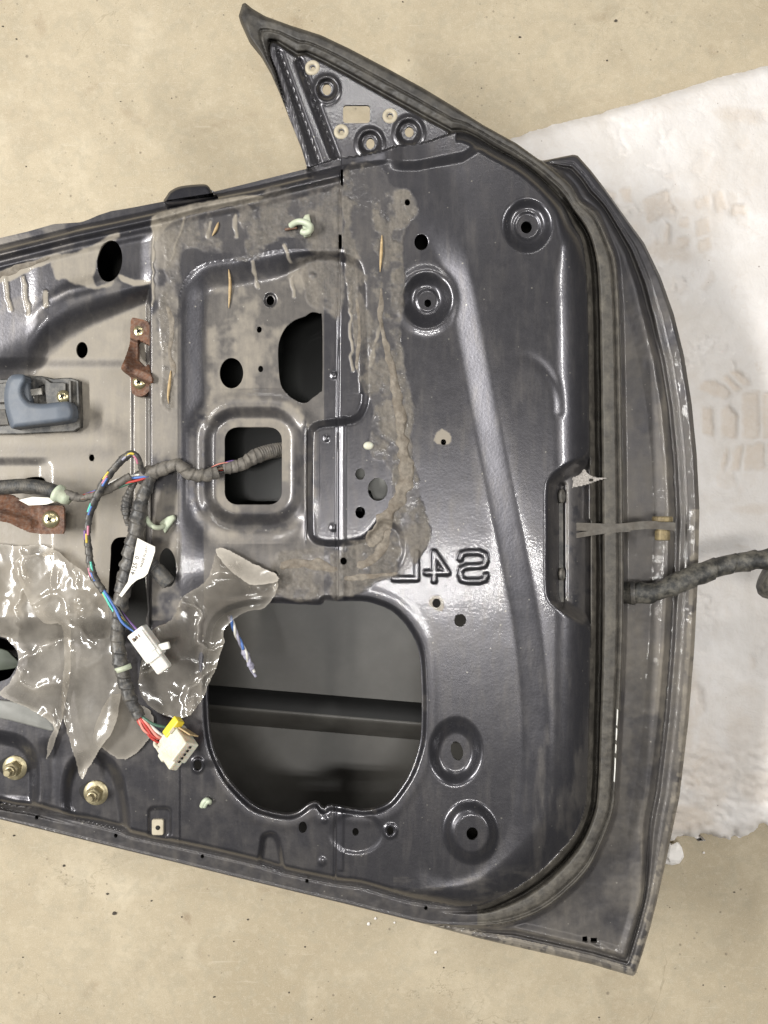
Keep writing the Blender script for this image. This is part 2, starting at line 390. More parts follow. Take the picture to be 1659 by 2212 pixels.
def mat_floor():
    t = NT('stained_concrete')
    big = t.noise(2.2, 6, .6); mid = t.noise(11, 6, .65, .4); fine = t.noise(90, 6, .7); vf = t.noise(420, 4, .7)
    c = t.mix(t.ramp(big, [(.38, 0), (.62, 1)]), (.385, .322, .222), (.515, .443, .322))
    c = t.mix(t.math('MULTIPLY', t.ramp(mid, [(.44, 0), (.60, 1)]), .45), c, (.375, .315, .22))
    c = t.mix(t.math('MULTIPLY', t.ramp(t.noise(26, 6, .7, .8), [(.52, 0), (.66, 1)]), .32), c, (.34, .295, .215))
    c = t.mix(t.math('MULTIPLY', t.ramp(t.noise(17, 5, .6), [(.56, 0), (.75, 1)]), .4), c, (.66, .585, .45))
    c = t.mix(t.math('MULTIPLY', t.ramp(fine, [(.58, 0), (.75, 1)]), .30), c, (.37, .33, .24))
    c = t.mix(t.math('MULTIPLY', t.attr('stain'), t.ramp(fine, [(.3, .35), (.65, .9)])), c, (.33, .27, .185))
    c = t.mix(t.math('MULTIPLY', t.attr('dark'), .8), c, (.22, .155, .095))
    c = t.mix(t.math('MULTIPLY', t.ramp(t.noise(62, 4, .6, .6), [(.50, 0), (.60, 1)]), .30), c, (.35, .315, .235))
    c = t.mix(t.math('MULTIPLY', t.ramp(t.noise(170, 4, .65, .5), [(.52, 0), (.62, 1)]), .24), c, (.36, .305, .212))
    c = t.mix(t.math('MULTIPLY', t.ramp(t.noise(130, 4, .65, .3), [(.53, 0), (.63, 1)]), .22), c, (.57, .50, .385))
    # pits and dark specks
    pit = t.ramp(t.math('ADD', t.vor(75), t.math('MULTIPLY', t.noise(14, 3), .16)), [(.125, 1), (.165, 0)])
    c = t.mix(t.math('MULTIPLY', pit, .6), c, (.20, .17, .125))
    pit2 = t.ramp(t.math('ADD', t.vor(33), t.math('MULTIPLY', t.noise(9, 3), .10)), [(.075, 1), (.105, 0)])
    c = t.mix(t.math('MULTIPLY', pit2, .7), c, (.15, .12, .085))
    gr = t.noise(1100, 3, .8)
    c = t.mix(t.math('MULTIPLY', t.ramp(gr, [(.50, 0), (.62, 1)]), .30), c, (.30, .26, .19))
    c = t.mix(t.math('MULTIPLY', t.ramp(t.noise(900, 3, .8), [(.53, 0), (.64, 1)]), .30), c, (.70, .64, .52))
    sp3 = t.ramp(t.math('ADD', t.vor(160), t.math('MULTIPLY', t.noise(18, 4), .22)), [(.15, 1), (.19, 0)])
    c = t.mix(t.math('MULTIPLY', sp3, .6), c, (.20, .165, .115))
    cr1 = t.ramp(t.math('ABSOLUTE', t.math('SUBTRACT', t.noise(3.1, 6, .62, 1.6), .5)), [(0, 1), (.0035, 0)])
    c = t.mix(t.math('MULTIPLY', t.math('MULTIPLY', cr1, t.ramp(t.noise(4, 2), [(.45, 0), (.6, 1)])), .55), c, (.20, .165, .11))
    mp = t.n('ShaderNodeMapping'); mp.inputs['Rotation'].default_value = (0, 0, .35); mp.inputs['Scale'].default_value = (1, 14, 1); t.l(t.coord(), mp.inputs[0])
    scr = t.ramp(t.noise(16, 3, .6, 0, mp.outputs[0]), [(.66, 0), (.72, 1)]); c = t.mix(t.math('MULTIPLY', scr, .25), c, (.62, .56, .45))
    hg = t.math('ADD', t.math('MULTIPLY', fine, .6), t.math('SUBTRACT', t.math('MULTIPLY', vf, .3), t.math('MULTIPLY', pit, .6)))
    t.l(t.bump(hg, .28, .0012), t.b.inputs['Normal'])
    return t.set(Base_Color=c, Roughness=t.math('ADD', .52, t.math('MULTIPLY', mid, .25)), Specular_IOR_Level=.35)
M['floor'] = mat_floor()
def mat_foam():
    t = NT('dirty_white_foam')
    st = t.attr('stain'); m = t.noise(14, 6, .65, .5); f = t.noise(160, 5, .7)
    c = t.mix(t.ramp(m, [(.35, 0), (.7, 1)]), (.72, .695, .68), (.61, .572, .535))
    c = t.mix(t.math('MULTIPLY', st, t.ramp(f, [(.3, .5), (.7, 1)])), c, (.55, .47, .39))
    c = t.mix(t.math('MULTIPLY', t.ramp(t.noise(34, 5, .7, 1), [(.62, 0), (.78, 1)]), .45), c, (.47, .38, .29))
    sp = t.ramp(t.math('ADD', t.vor(58), t.math('MULTIPLY', t.noise(9, 3), .14)), [(.08, 1), (.115, 0)])
    c = t.mix(t.math('MULTIPLY', sp, .8), c, (.16, .12, .09))
    w1 = t.math('ABSOLUTE', t.math('SUBTRACT', t.noise(38, 5, .6, 1.2), .5)); w1 = t.ramp(w1, [(0, 0), (.06, 1)])
    c = t.mix(t.math('MULTIPLY', t.ramp(w1, [(0, 1), (.5, 0)]), .07), c, (.52, .46, .40))
    gm = t.ramp(t.noise(5, 5, .6, .6), [(.45, 0), (.68, 1)]); c = t.mix(t.math('MULTIPLY', gm, .35), c, (.50, .47, .45))
    hg = t.math('ADD', t.math('ADD', t.math('MULTIPLY', t.vor(330), .5), t.math('MULTIPLY', w1, .35)), t.math('MULTIPLY', f, .7))
    t.l(t.bump(hg, .25, .0014), t.b.inputs['Normal'])
    return t.set(Base_Color=c, Roughness=.62, Subsurface_Weight=.12, Subsurface_Radius=(.01, .009, .008))
M['foam'] = mat_foam()
M['crumb'] = mat_simple('white_foam_crumb', (.82, .79, .76), rough=.7, var=.06, scale=200, bump=.6, bscale=500)
M['grit'] = mat_simple('dark_grit', (.06, .05, .04), rough=.9, var=.4, scale=300)

# =================================================================== survey outlines (units)
OUT = [(-190, 1724), (0, 1770), (248, 1831), (384, 1864), (549, 1905), (748, 1953), (933, 2000), (1043, 2029), (1176, 2059), (1275, 2082), (1367, 2109), (1373, 2104),
       (1384, 2072), (1404, 2006), (1420, 1943), (1441, 1850), (1468, 1720), (1487, 1560), (1500, 1400), (1508, 1240), (1511, 1100), (1505, 980), (1494, 870), (1478, 770), (1456, 680),
       (1427, 598), (1391, 524), (1350, 468), (1310, 412), (1278, 370), (1247, 335), (1238, 334), (1172, 347), (1166, 346),
       (1116, 310), (1042, 269), (985, 233), (912, 189), (839, 149), (755, 105), (694, 76), (628, 55), (573, 35), (544, 18), (530, 6), (524, 7), (515, 36),
       (537, 84), (563, 116), (584, 153), (603, 196), (628, 262), (650, 316), (664, 364), (548, 393), (463, 414), (453, 408), (441, 399), (418, 399), (390, 403), (372, 412), (364, 420), (360, 434), (288, 448), (240, 456), (212, 465), (192, 474), (175, 480), (116, 484), (60, 500), (0, 514), (-190, 560)]
C1 = [(-240, 1680), (0, 1735), (66, 1745), (132, 1762), (251, 1791), (284, 1805), (390, 1828), (450, 1841), (559, 1867), (615, 1884), (725, 1907), (781, 1914), (878, 1942), (944, 1952), (994, 1958), (1043, 1954), (1076, 1940),
      (1126, 1911), (1176, 1874), (1215, 1834), (1242, 1801), (1262, 1752), (1268, 1712), (1271, 1626), (1276, 1338), (1275, 1100), (1272, 823), (1270, 671), (1267, 605), (1263, 555), (1255, 515), (1238, 486),
      (1219, 446), (1195, 416), (1162, 383), (1123, 353), (1063, 320), (1027, 297), (994, 285), (963, 293), (912, 309), (857, 316), (825, 326), (766, 338), (715, 346), (664, 362), (620, 360), (540, 375), (462, 390), (340, 380), (180, 440), (-240, 500)]
C2 = [(-240, 1800), (384, 1900), (700, 1970), (900, 1994), (980, 1999), (1076, 1997), (1142, 1980), (1192, 1953), (1242, 1910), (1275, 1871), (1301, 1818), (1324, 1755), (1331, 1692), (1336, 1593), (1344, 1427), (1347, 1262),
      (1346, 1100), (1343, 900), (1339, 700), (1334, 598), (1328, 555), (1314, 519), (1301, 489), (1285, 459), (1255, 436), (1245, 420), (1229, 396), (1195, 367), (1168, 345), (1116, 300), (1042, 255), (985, 218), (912, 170), (755, 80), (628, 30), (544, -10), (480, -20), (480, 100), (560, 250), (640, 400), (400, 360), (-240, 480)]
TRI = [(584, 92), (597, 94), (640, 124), (660, 119), (700, 138), (748, 164), (839, 215), (912, 255), (972, 287), (963, 293), (912, 309), (857, 316), (825, 326), (766, 338), (715, 346), (664, 364), (650, 345), (636, 295), (612, 215), (598, 160), (584, 120)]
SPK = [(582, 1303), (523, 1312), (488, 1325), (462, 1352), (452, 1400), (448, 1450), (448, 1513), (452, 1576), (460, 1619), (474, 1652), (493, 1685), (526, 1722), (556, 1745), (589, 1755), (622, 1760), (645, 1754), (665, 1739), (683, 1733), (692, 1741), (699, 1749), (707, 1742), (720, 1741),
       (741, 1745), (781, 1751), (811, 1748), (840, 1735), (863, 1708), (887, 1669), (906, 1612), (911, 1560), (910, 1460), (903, 1401), (880, 1355), (847, 1321), (811, 1305), (781, 1299), (734, 1299), (706, 1297), (700, 1299), (693, 1307), (650, 1306)]
DH = [(675, 674), (690, 677), (696, 691), (696.5, 830), (691.5, 847), (675, 860), (662, 870), (645, 868), (622, 853), (606, 830), (601, 781), (602, 741), (615, 710), (635, 692), (658, 683), (667, 677)]

# =================================================================== the pressed sheet metal, as one survey grid
S = 2.2
us = np.arange(-190, 1524, S, dtype=np.float32); vv_ = np.arange(-12, 2126, S, dtype=np.float32)
U, V = np.meshgrid(us, vv_); NV, NU = U.shape
Uc, Vc = np.meshgrid(np.arange(us[0], us[-1]+3*S, 3*S, dtype=np.float32), np.arange(vv_[0], vv_[-1]+3*S, 3*S, dtype=np.float32))
_j = np.arange(NV)/3.0; _i = np.arange(NU)/3.0
def up(a):
    j0 = np.clip(_j.astype(int), 0, a.shape[0]-2); i0 = np.clip(_i.astype(int), 0, a.shape[1]-2)
    fj = (_j-j0)[:, None].astype(np.float32); fi = (_i-i0)[None].astype(np.float32)
    return (a[j0][:, i0]*(1-fj)+a[j0+1][:, i0]*fj)*(1-fi)+(a[j0][:, i0+1]*(1-fj)+a[j0+1][:, i0+1]*fj)*fi
def big(pts, closed=True): return up(poly_sd(pts, Uc, Vc))
def bigline(pts): return up(line_sd(pts, Uc, Vc))
def win(x0, x1, y0, y1):
    i0 = max(int((x0-us[0])/S), 0); i1 = min(int((x1-us[0])/S)+2, NU); j0 = max(int((y0-vv_[0])/S), 0); j1 = min(int((y1-vv_[0])/S)+2, NV)
    return slice(j0, j1), slice(i0, i1)
def loc_poly(pts, pad):
    p = np.asarray(pts); w_ = win(p[:, 0].min()-pad, p[:, 0].max()+pad, p[:, 1].min()-pad, p[:, 1].max()+pad)
    return w_, poly_sd(pts, U[w_], V[w_])
def rrect(x0, y0, x1, y1, r, n=6):
    out = []
    for cx, cy, a in ((x1-r, y0+r, -90), (x1-r, y1-r, 0), (x0+r, y1-r, 90), (x0+r, y0+r, 180)):
        for k in range(n+1):
            t = math.radians(a+90*k/n); out.append((cx+r*math.cos(t), cy+r*math.sin(t)))
    return out
OUTs = np.array(OUT); C1s = cr(C1, 3, True); C2s = cr(C2, 3, True)
sdO = big(OUTs); sd1 = big(C1s); sd2 = big(C2s); sdT = big(TRI)
N1 = fbm(U, V, 60, 1); N2 = fbm(U, V, 18, 5); N3 = fbm(U, V, 160, 9); N4 = vnoise(U, V, 6, 31)
h = np.zeros_like(U)
dust = np.full_like(U, .06); res = np.zeros_like(U); gri = np.zeros_like(U)

# --- pocket A (middle) and its floor
PA = cr([(392, 1330), (391, 1100), (391, 800), (392, 680), (396, 632), (412, 598), (443, 575), (500, 566), (549, 557), (600, 547), (655, 544), (720, 544), (765, 556), (786, 590), (792, 700), (796, 840), (790, 885), (766, 912), (700, 921), (683, 928),
         (677, 945), (676, 1050), (676, 1140), (681, 1160), (700, 1168), (735, 1168), (780, 1161), (806, 1138), (828, 1118), (872, 1150), (868, 1220), (800, 1262), (735, 1290), (600, 1312), (470, 1345)], 3, True)
sdA = big(PA)
wA = 54-36*ss(590, 690, U); wA = np.where((U > 660) & (V > 850), 12, wA)
dA = (7.0*(1-ss(1080, 1210, V))+3.2*(1-ss(1230, 1300, V)))
aA = ln(0, 1, -sdA/wA, .16)*(sdA < 6)
h -= dA*aA
# ring-shaped sink round the square opening
SQ = rrect(485, 923, 609, 1090, 27); w_, sd = loc_poly(SQ, 80)
h[w_] -= 5.0*(1-ss(16, 46, sd)) ; h[w_] += 1.6*np.exp(-((sd-60)/16)**2)
# --- pocket B (left)
vt = np.interp(us, [-190, 0, 60, 105, 150, 210, 320, 340], [800, 742, 716, 672, 650, 636, 606, 600])[None].repeat(NV, 0)
wt = np.interp(us, [-190, 0, 100, 200, 320], [150, 140, 110, 72, 52])[None].repeat(NV, 0)
topB = ss(0, 1, (V-vt)/wt); rightB = ss(0, 11, 327-U); botB = 1-ss(1320, 1400, V)
aB = np.minimum(np.minimum(topB, rightB), botB)
h -= 16*aB
h += 3.0*np.exp(-((V-950)/34)**2)*ss(300, 230, U)*aB
h -= 2.5*ss(0, 8, 290-U)*ss(770, 800, V)*(1-ss(1180, 1260, V))
h -= 2.5*ss(0, 40, 120-U)*ss(985, 1010, V)*(1-ss(1180, 1220, V))
# --- upper left shelf and belt
vb = np.interp(us, [-190, 0, 165, 331, 430, 549, 640, 740, 860, 980], [580, 536, 495, 459, 433, 409, 387, 363, 346, 322])[None].repeat(NV, 0)
sB = V-vb
belt = (1-ss(-6, 6, sB))*(1-ss(720, 860, U))
h -= 11*belt
h += (2.6*np.exp(-((sB-14)/7)**2)-2.2*np.exp(-((sB-30)/8)**2))*(1-ss(720, 760, U))
h -= 3*ss(36, 60, sB)*(1-ss(300, 345, U))*(1-topB)
h -= .8*ss(0, 30, 84-U)*ss(40, 46, sB)*(1-topB)
h += 3.2*np.exp(-(((U-175)/80)**2+((V-(vt-22))/17)**2))
# belt boss
w_ = win(350, 470, 390, 445); h[w_] += 4*ss(0, 12, -poly_sd(cr([(366, 434), (366, 418), (392, 404), (440, 400), (452, 410), (458, 418)], 3, True), U[w_], V[w_]))
# --- seam of the two sheets
us_seam = np.interp(vv_, [0, 365, 720, 1000, 1300, 1700, 1870, 2126], [739, 738, 733, 730, 730, 727, 725, 724])[:, None].repeat(NU, 1).astype(np.float32)
dse = U-us_seam
h += np.where(sd1 < 0, 1.5*ss(-1.2, 1.2, dse), 0)
h += 1.0*np.exp(-((dse-12)/5)**2)*((V > 900)*(V < 1300)+(V > 1740)*(V < 1880))
h -= 1.2*np.exp(-((dse+2)/3)**2)*(V > 360)*(V < 1900)
# --- raised border at the hinge side
D = cr([(842, 300), (868, 360), (912, 420), (948, 480), (974, 545), (997, 625), (1020, 745), (1050, 905), (1082, 1065), (1110, 1200), (1137, 1340), (1152, 1470), (1158, 1580), (1154, 1690), (1132, 1790), (1088, 1870), (1030, 1916), (960, 1932), (890, 1930), (890, 2200), (1700, 2200), (1700, 200), (900, 200)], 3, True)
sdD = big(D)
_wd = 30+44*(1-ss(380, 600, V)); h += 9.2*(1-.5*ss(1600, 1850, V))*ln(-1, 1, -sdD/_wd, .14)*np.where(V > 1700, ss(830, 1000, U), 1)
# flange fold under the mirror triangle
h -= 5*(1-ss(0, 26, V-np.interp(us, [700, 830, 900, 1000, 1040, 1100], [345, 345, 345, 326, 300, 290])[None]))*ss(830, 880, U)*(sd1 < 0)
# --- roll-off at the outer border of the panel
_rw = ss(820, 1180, U); ro = 18+62*_rw; ro = ro*ss(420, 640, V)+24*(1-ss(420, 640, V)); ro = np.where((V < 600) & (U <= 985), 1, ro)
h -= (13+3*_rw)*np.clip(1-(-sd1)/ro, 0, 1)**2*((U > 985) | (V > 1500))*(sd1 < 0)
# --- check-strap pocket
CK = cr([(1296, 992), (1262, 992), (1238, 1000), (1212, 1014), (1190, 1034), (1183, 1062), (1183, 1150), (1183, 1260), (1190, 1296), (1214, 1318), (1246, 1338), (1274, 1352), (1300, 1355)], 4, True)
w_, sd = loc_poly(CK, 50); h[w_] -= 12.5*ss(-8, 26, -sd)*(sd1[w_] < 0)
h -= 5*np.exp(-((U-(1214))/6)**2)*ss(1040, 1050, V)*(1-ss(1310, 1318, V))
# stamped arc on the border
AR = cr([(1100, 770), (1140, 772), (1170, 790), (1196, 825), (1207, 860), (1209, 888)], 6); w_ = win(1080, 1230, 750, 905)
h[w_] -= .8*np.exp(-(line_sd(AR, U[w_], V[w_])/11)**2)*ss(1100, 1200, U[w_])
# --- dimples
def ell(cx, cy, rx, ry, rot=0):
    w_ = win(cx-2.2*max(rx, ry), cx+2.2*max(rx, ry), cy-2.2*max(rx, ry), cy+2.2*max(rx, ry))
    c, s_ = math.cos(rot), math.sin(rot); x = U[w_]-cx; y = V[w_]-cy
    return w_, np.sqrt(((x*c+y*s_)/rx)**2+((-x*s_+y*c)/ry)**2)
w_, r = ell(1139, 487, 57, 62); h[w_] -= 5.5*(1-ss(.55, 1.0, r)); w_, r = ell(1139, 489, 30, 33); h[w_] -= 1.6*(1-ss(.75, 1.05, r))
w_, r = ell(921, 648, 58, 64); h[w_] += 3.2*np.exp(-((r-1)/.16)**2)*.35; h[w_] -= 7.0*(1-ss(.42, .98, r)); w_, r = ell(923, 650, 24, 26); h[w_] += 1.2*(1-ss(.8, 1.1, r))
w_, r = ell(984, 1624, 62, 78, .05); h[w_] -= 8*(1-ss(.50, 1.0, r))
w_, r = ell(1017, 1798, 63, 72, -.2); h[w_] += 6.5*(1-ss(.60, 1.0, r)); w_, r = ell(1019, 1800, 40, 45); h[w_] += 1.2*(1-ss(.85, 1.1, r))
w_, r = ell(584, 648, 15, 17); h[w_] -= 2.2*(1-ss(.6, 1, r))
w_, r = ell(427, 1653, 15, 18); h[w_] += 1.6*np.exp(-((r-.75)/.2)**2)
w_, r = ell(843, 1795, 16, 17); h[w_] += 1.4*np.exp(-((r-.75)/.2)**2)
w_, r = ell(770, 1800, 60, 46); h[w_] -= 1.2*(1-ss(.8, 1.05, r))
for cx, cy, rr_ in ((701, 1771, 9), (696, 1861, 11), (705, 947, 8), (721, 811, 9), (720, 1140, 9), (675, 595, 9)):
    w_, r = ell(cx, cy, rr_, rr_*1.1); h[w_] += 1.1*(1-ss(.2, 1.1, r))
# --- lower arches with the regulator bolts
for pts in ([(-60, 1590), (20, 1588), (60, 1606), (80, 1640), (84, 1690), (78, 1738), (40, 1742), (-60, 1720)],
            [(142, 1760), (136, 1705), (146, 1660), (170, 1634), (200, 1626), (235, 1640), (258, 1668), (270, 1710), (274, 1800), (200, 1790)]):
    w_, sd = loc_poly(cr(pts, 4, True), 40); h[w_] -= 8.5*ss(-8, 24, -sd)*(sd1[w_] < 4)
h -= 3.5*np.exp(-((U-111)/24)**2)*ss(1590, 1640, V)*(1-ss(1740, 1765, V))
h -= 1.3*ss(-2, 3, U-388)*ss(1640, 1660, V)*(sd1 < 0)*(1-ss(700, 740, U))
w_, sd = loc_poly(rrect(318, 1742, 372, 1812, 14), 20); h[w_] -= 2.4*ss(-2, 8, -sd)
w_, sd = loc_poly(cr([(560, 1880), (561, 1825), (566, 1804), (582, 1797), (598, 1803), (608, 1830), (612, 1890)], 4, True), 24); h[w_] -= 5.5*ss(-3, 12, -sd)*(sd1[w_] < 0)
# --- speaker opening: rolled rim, broad dish round it
sdS = big(cr(SPK, 3, True))
h -= 4.2*(1-ss(0, 13, sdS))
h += .35*np.exp(-((sdS-24)/10)**2)
# --- stamped mirrored characters
LET = [[(994, 1207), (998, 1196), (1010, 1193), (1036, 1193), (1048, 1199), (1050, 1210), (1046, 1220), (1034, 1223), (1008, 1224), (997, 1229), (994, 1240), (998, 1252), (1010, 1255), (1036, 1255), (1047, 1251), (1050, 1243)],
       [(938, 1193), (938, 1254)], [(938, 1193), (966, 1235)], [(921, 1237), (967, 1237)], [(900, 1193), (900, 1250), (851, 1250)]]
lf = np.full_like(U, 99); w_ = win(830, 1075, 1170, 1280)
for L in LET: lf[w_] = np.minimum(lf[w_], line_sd(L, U[w_], V[w_]))
h[w_] += 2.1*(1-ss(3.5, 8.0, lf[w_]))
# --- sheet waviness and lumpy residue
h += (N3-.5)*.45*(sd1 < 0)
# =================================================================== ring: weather seal channel, then the shut face
d1 = np.maximum(np.minimum(sd1, sdT), 0); inner = (sd1 < 0) | (sdT < 0)
d2 = np.maximum(-np.maximum(sd2, sdO), 0)
ring = (~inner) & (sd2 < 0)
t1 = d1/(d1+d2+1e-3)
prof_r = np.interp(t1, [0, .1, .2, .24, .33, .38, .45, .62, .78, .84, .88, .93, .97, 1.0], [-8, -12, -20, -30, -30, -12, -9.5, -9, -9.5, -13, -13, -9.5, -9.5, -15])
prof_t = np.interp(t1, [0, .06, .14, .2, .45, .52, .58, .85, .95, 1], [-9, -13, -13, -6, -3, -6, -3, -2, -4, -9])
prof_b = np.interp(t1, [0, .08, .2, .85, .93, 1], [-15, -19, -17.5, -19, -17.5, -21])
wt_top = 1-ss(360, 520, V)
wt_bot = ss(1690, 1790, V)*(1-ss(940, 1120, U))
hr = prof_r*(1-wt_top)+prof_t*wt_top
hr = hr*(1-wt_bot)+prof_b*wt_bot
hr = hr+(N2-.5)*1.1
h = np.where(ring, hr, h)
face = (~inner) & (sd2 >= 0)
d3 = np.maximum(-sdO, 0); tot = np.maximum(sd2, 0)+d3
sc = np.minimum(66-30*ss(1750, 1960, V)-22*(1-ss(480, 720, V)), .62*tot+4)
x = d3/sc
prof_f = np.interp(x, [0, .12, .38, .45, .62, .74, .82, 1.0, 1.12, 1.5], [-46, -42, -41, -42.5, -41, -46, -46, -38.5, -38, -41])
hf = prof_f+ss(10, 0, sd2)*6
h = np.where(face, hf+(N1-.5)*1.6, h)
# =================================================================== mirror triangle
tri = (sdT < 0) & (sd1 > 0)
ht = np.full_like(U, -9.0)
g1 = lambda a, b: line_sd([a, b], U, V)
ga = up(line_sd([(603, 112), (690, 353)], Uc, Vc)); gb = up(line_sd([(646, 133), (724, 340)], Uc, Vc))
ga2 = up(line_sd([(590, 100), (672, 360)], Uc, Vc))
ht -= 3.2*np.exp(-(ga/5)**2)+4.5*np.exp(-(gb/7)**2)
ht += 2.0*np.exp(-(ga2/6)**2)
side = (U-724)*(340-133)-(V-340)*(724-646)
ht += np.where(side < 0, 2.0, 0)
for cx, cy, rr_ in ((706, 193, 25), (799, 309, 27), (883, 286, 29)):
    w_, r = ell(cx, cy, rr_, rr_*1.08); ht[w_] += 1.4*np.exp(-((r-1)/.18)**2); ht[w_] -= 3.6*(1-ss(.55, 1.0, r))
h = np.where(tri, ht, h)
# =================================================================== holes
HO = np.full_like(U, 99.0)
def hole_poly(pts):
    w_, sd = loc_poly(pts, 14); HO[w_] = np.minimum(HO[w_], sd)
def hole_ell(cx, cy, rx, ry, rot=0):
    w_ = win(cx-rx-ry-12, cx+rx+ry+12, cy-rx-ry-12, cy+rx+ry+12)
    c, s_ = math.cos(rot), math.sin(rot); x = U[w_]-cx; y = V[w_]-cy; a = x*c+y*s_; b = -x*s_+y*c
    k = np.sqrt((a/rx)**2+(b/ry)**2)+1e-6; g = np.sqrt((a/rx**2)**2+(b/ry**2)**2)/k+1e-6
    HO[w_] = np.minimum(HO[w_], np.where(k < .15, -min(rx, ry)*.85, (k-1)/g))
HO = np.minimum(HO, sdS)
hole_poly(cr(DH, 3, True)); hole_poly(SQ)
hole_poly(rrect(741, 227, 799, 266, 7))
hole_poly(cr([(238, 1350), (239, 1200), (241, 1175), (252, 1162), (275, 1160), (300, 1162), (312, 1175), (314, 1250), (314, 1345)], 3, True))
hole_poly(cr([(40, 1062), (44, 1045), (54, 1034), (74, 1030), (92, 1032), (101, 1045), (106, 1062), (70, 1068)], 4, True))
hole_poly(cr([(-80, 1372), (0, 1378), (22, 1390), (36, 1406), (39, 1428), (30, 1450), (8, 1470), (-80, 1480)], 4, True))
for a in ((500, 806, 25.5, 33), (584, 649, 8.5, 10.5), (560, 712, 5.5, 7), (563, 797, 5.5, 7), (910, 523, 15, 17.5), (880, 437, 6, 7), (924, 655, 7.5, 8.5), (1137, 491, 12, 13),
          (237, 564, 27, 45, .12), (177, 756, 12.5, 17.5), (198, 989, 6, 7.5), (362, 1226, 19, 42, -.06), (778, 1024, 10.5, 12.5), (816, 1057, 21.5, 25), (778, 1107, 10.5, 12.5),
          (958, 955, 6, 6.5), (943, 1303, 9, 10), (994, 1340, 13, 14), (987, 1622, 13, 21, -.25), (1020, 1801, 12.5, 14), (427, 1653, 8, 11), (654, 1787, 9, 12.5), (768, 1797, 7, 8.5), (843, 1795, 7, 9),
          (706, 193, 9.5, 12.5), (800, 310, 9, 12), (884, 285, 9.5, 11.5), (676, 149, 5, 7), (738, 287, 5, 7), (843, 253, 5, 7),
          (79, 1766, 4, 4.5), (250, 1805, 4, 4.5), (437, 1850, 4, 4.5), (663, 1903, 4, 4.5), (920, 1962, 4, 4.5), (742, 1212, 7, 8), (448, 1731, 7, 9), (594, 1242, 6, 8)):
    hole_ell(*a)
hole_poly([(737, 366), (741, 366), (741, 396), (739, 416), (736, 400)]); hole_poly([(733, 506), (737, 504), (738, 530), (735, 546), (732, 530)])
hole_poly([(1258, 2024), (1268, 2022), (1270, 2036), (1258, 2034)]); hole_poly([(1276, 2026), (1290, 2026), (1290, 2036), (1276, 2036)])
# =================================================================== dirt masks (shapes of their own)
def rpoly(pts, warp=14, edge=4, amt=1.0, seed=3, into='res', sc_=40):
    global res, dust, gri
    p = np.asarray(pts, float); pad = warp*2+edge+6
    w_ = win(p[:, 0].min()-pad, p[:, 0].max()+pad, p[:, 1].min()-pad, p[:, 1].max()+pad)
    u2 = U[w_]+(fbm(U[w_], V[w_], sc_, seed)-.5)*2*warp; v2 = V[w_]+(fbm(U[w_], V[w_], sc_, seed+50)-.5)*2*warp
    m = amt*(1-ss(-edge, edge, poly_sd(cr(p, 3, True), u2, v2)))
    a = {'res': res, 'dust': dust, 'gri': gri}[into]
    a[w_] = np.maximum(a[w_], m)
# dust lying on the pocket floors
dust = np.maximum(dust, aB*(.50+.45*ss(.2, .9, topB))*.92)
dust = np.maximum(dust, .80*aA*ss(430, 455, U)*(1-ss(640, 700, U))*ss(.28, .68, N1+.25*(N2-.5))*(1-ss(1130, 1230, V)))
dust = np.maximum(dust, .34*aA*(U > 440)*(U < 700))
w_, sd = loc_poly(SQ, 100); dust[w_] = np.maximum(dust[w_], .75*np.exp(-((sd-52)/22)**2)*(V[w_] > 880)*ss(.25, .6, N2[w_]))
dust = np.maximum(dust, .62*ss(318, 332, U)*(1-ss(382, 398, U))*(V > 470)*(V < 1340)*ss(.25, .55, N1))
dust = np.maximum(dust, .45*(1-ss(0, 200, np.abs(V-560)))*(1-ss(250, 300, U))*ss(.4, .65, N1))
dust = np.maximum(dust, .16*ss(.3, .75, N1)*(U < 735)*(V > 1500))
dust = np.maximum(dust, .10*ss(.4, .75, fbm(U, V*.35, 30, 88))*(sd1 < 0))
dust = np.maximum(dust, np.where(ring, .50+.5*(N2-.5)-.22*wt_top, 0)); gri = np.where(ring, .25, gri)
dust = np.maximum(dust, np.where(face, np.clip(.55+.9*(N3-.5)+1.0*(N1-.5), .04, .85), 0)); gri = np.maximum(gri, np.where(face, np.clip(.58+.9*(N1-.5), 0, 1), 0))
_k = 1-ss(620, 820, V+(N1-.5)*160)
dust = np.where(face, dust*(1-.65*_k), dust); gri = np.where(face, np.maximum(gri, .9*_k), gri)
rid_ = np.where(face, np.exp(-((x-.98)/.16)**2)*ss(600, 780, V), 0); dust = np.maximum(dust, rid_*(.50+.5*(N2-.5))); gri = gri*(1-.85*rid_)
grv = face & (x > .62) & (x < .80); gri = np.where(grv, .9, gri); dust = np.where(grv, .6, dust)
h = np.where(face, h-1.6*np.exp(-(up(line_sd([(1285, 2036), (1330, 2066), (1372, 2107)], Uc, Vc))/4)**2), h)
rpoly([(1345, 770), (1400, 770), (1430, 850), (1420, 920), (1370, 930), (1345, 860)], 22, 14, .9, 71, 'gri')
rpoly([(1370, 1540), (1430, 1560), (1420, 1660), (1390, 1730), (1350, 1700), (1350, 1600)], 20, 12, 1, 72, 'gri')
gri = np.where(ring & (wt_bot > .3), .95, gri)
dust = np.where(ring & (wt_bot > .3), .50+.5*(N2-.5), dust)
edge_worn = face & (d3 < 18) & (V > 1100); dust = np.where(edge_worn, np.maximum(dust, .9*ss(.4, .55, N2)), dust); gri = np.where(edge_worn, .1, gri)
w_, sd = loc_poly(CK, 20); dust[w_] = np.maximum(dust[w_], .62*ss(0, 16, -sd)*ss(.2, .5, N2[w_])); gri[w_] = np.where(sd < 0, .3, gri[w_])
rpoly([(1190, 1300), (1220, 1326), (1262, 1348), (1272, 1330), (1240, 1310)], 6, 6, .95, 13, 'dust')
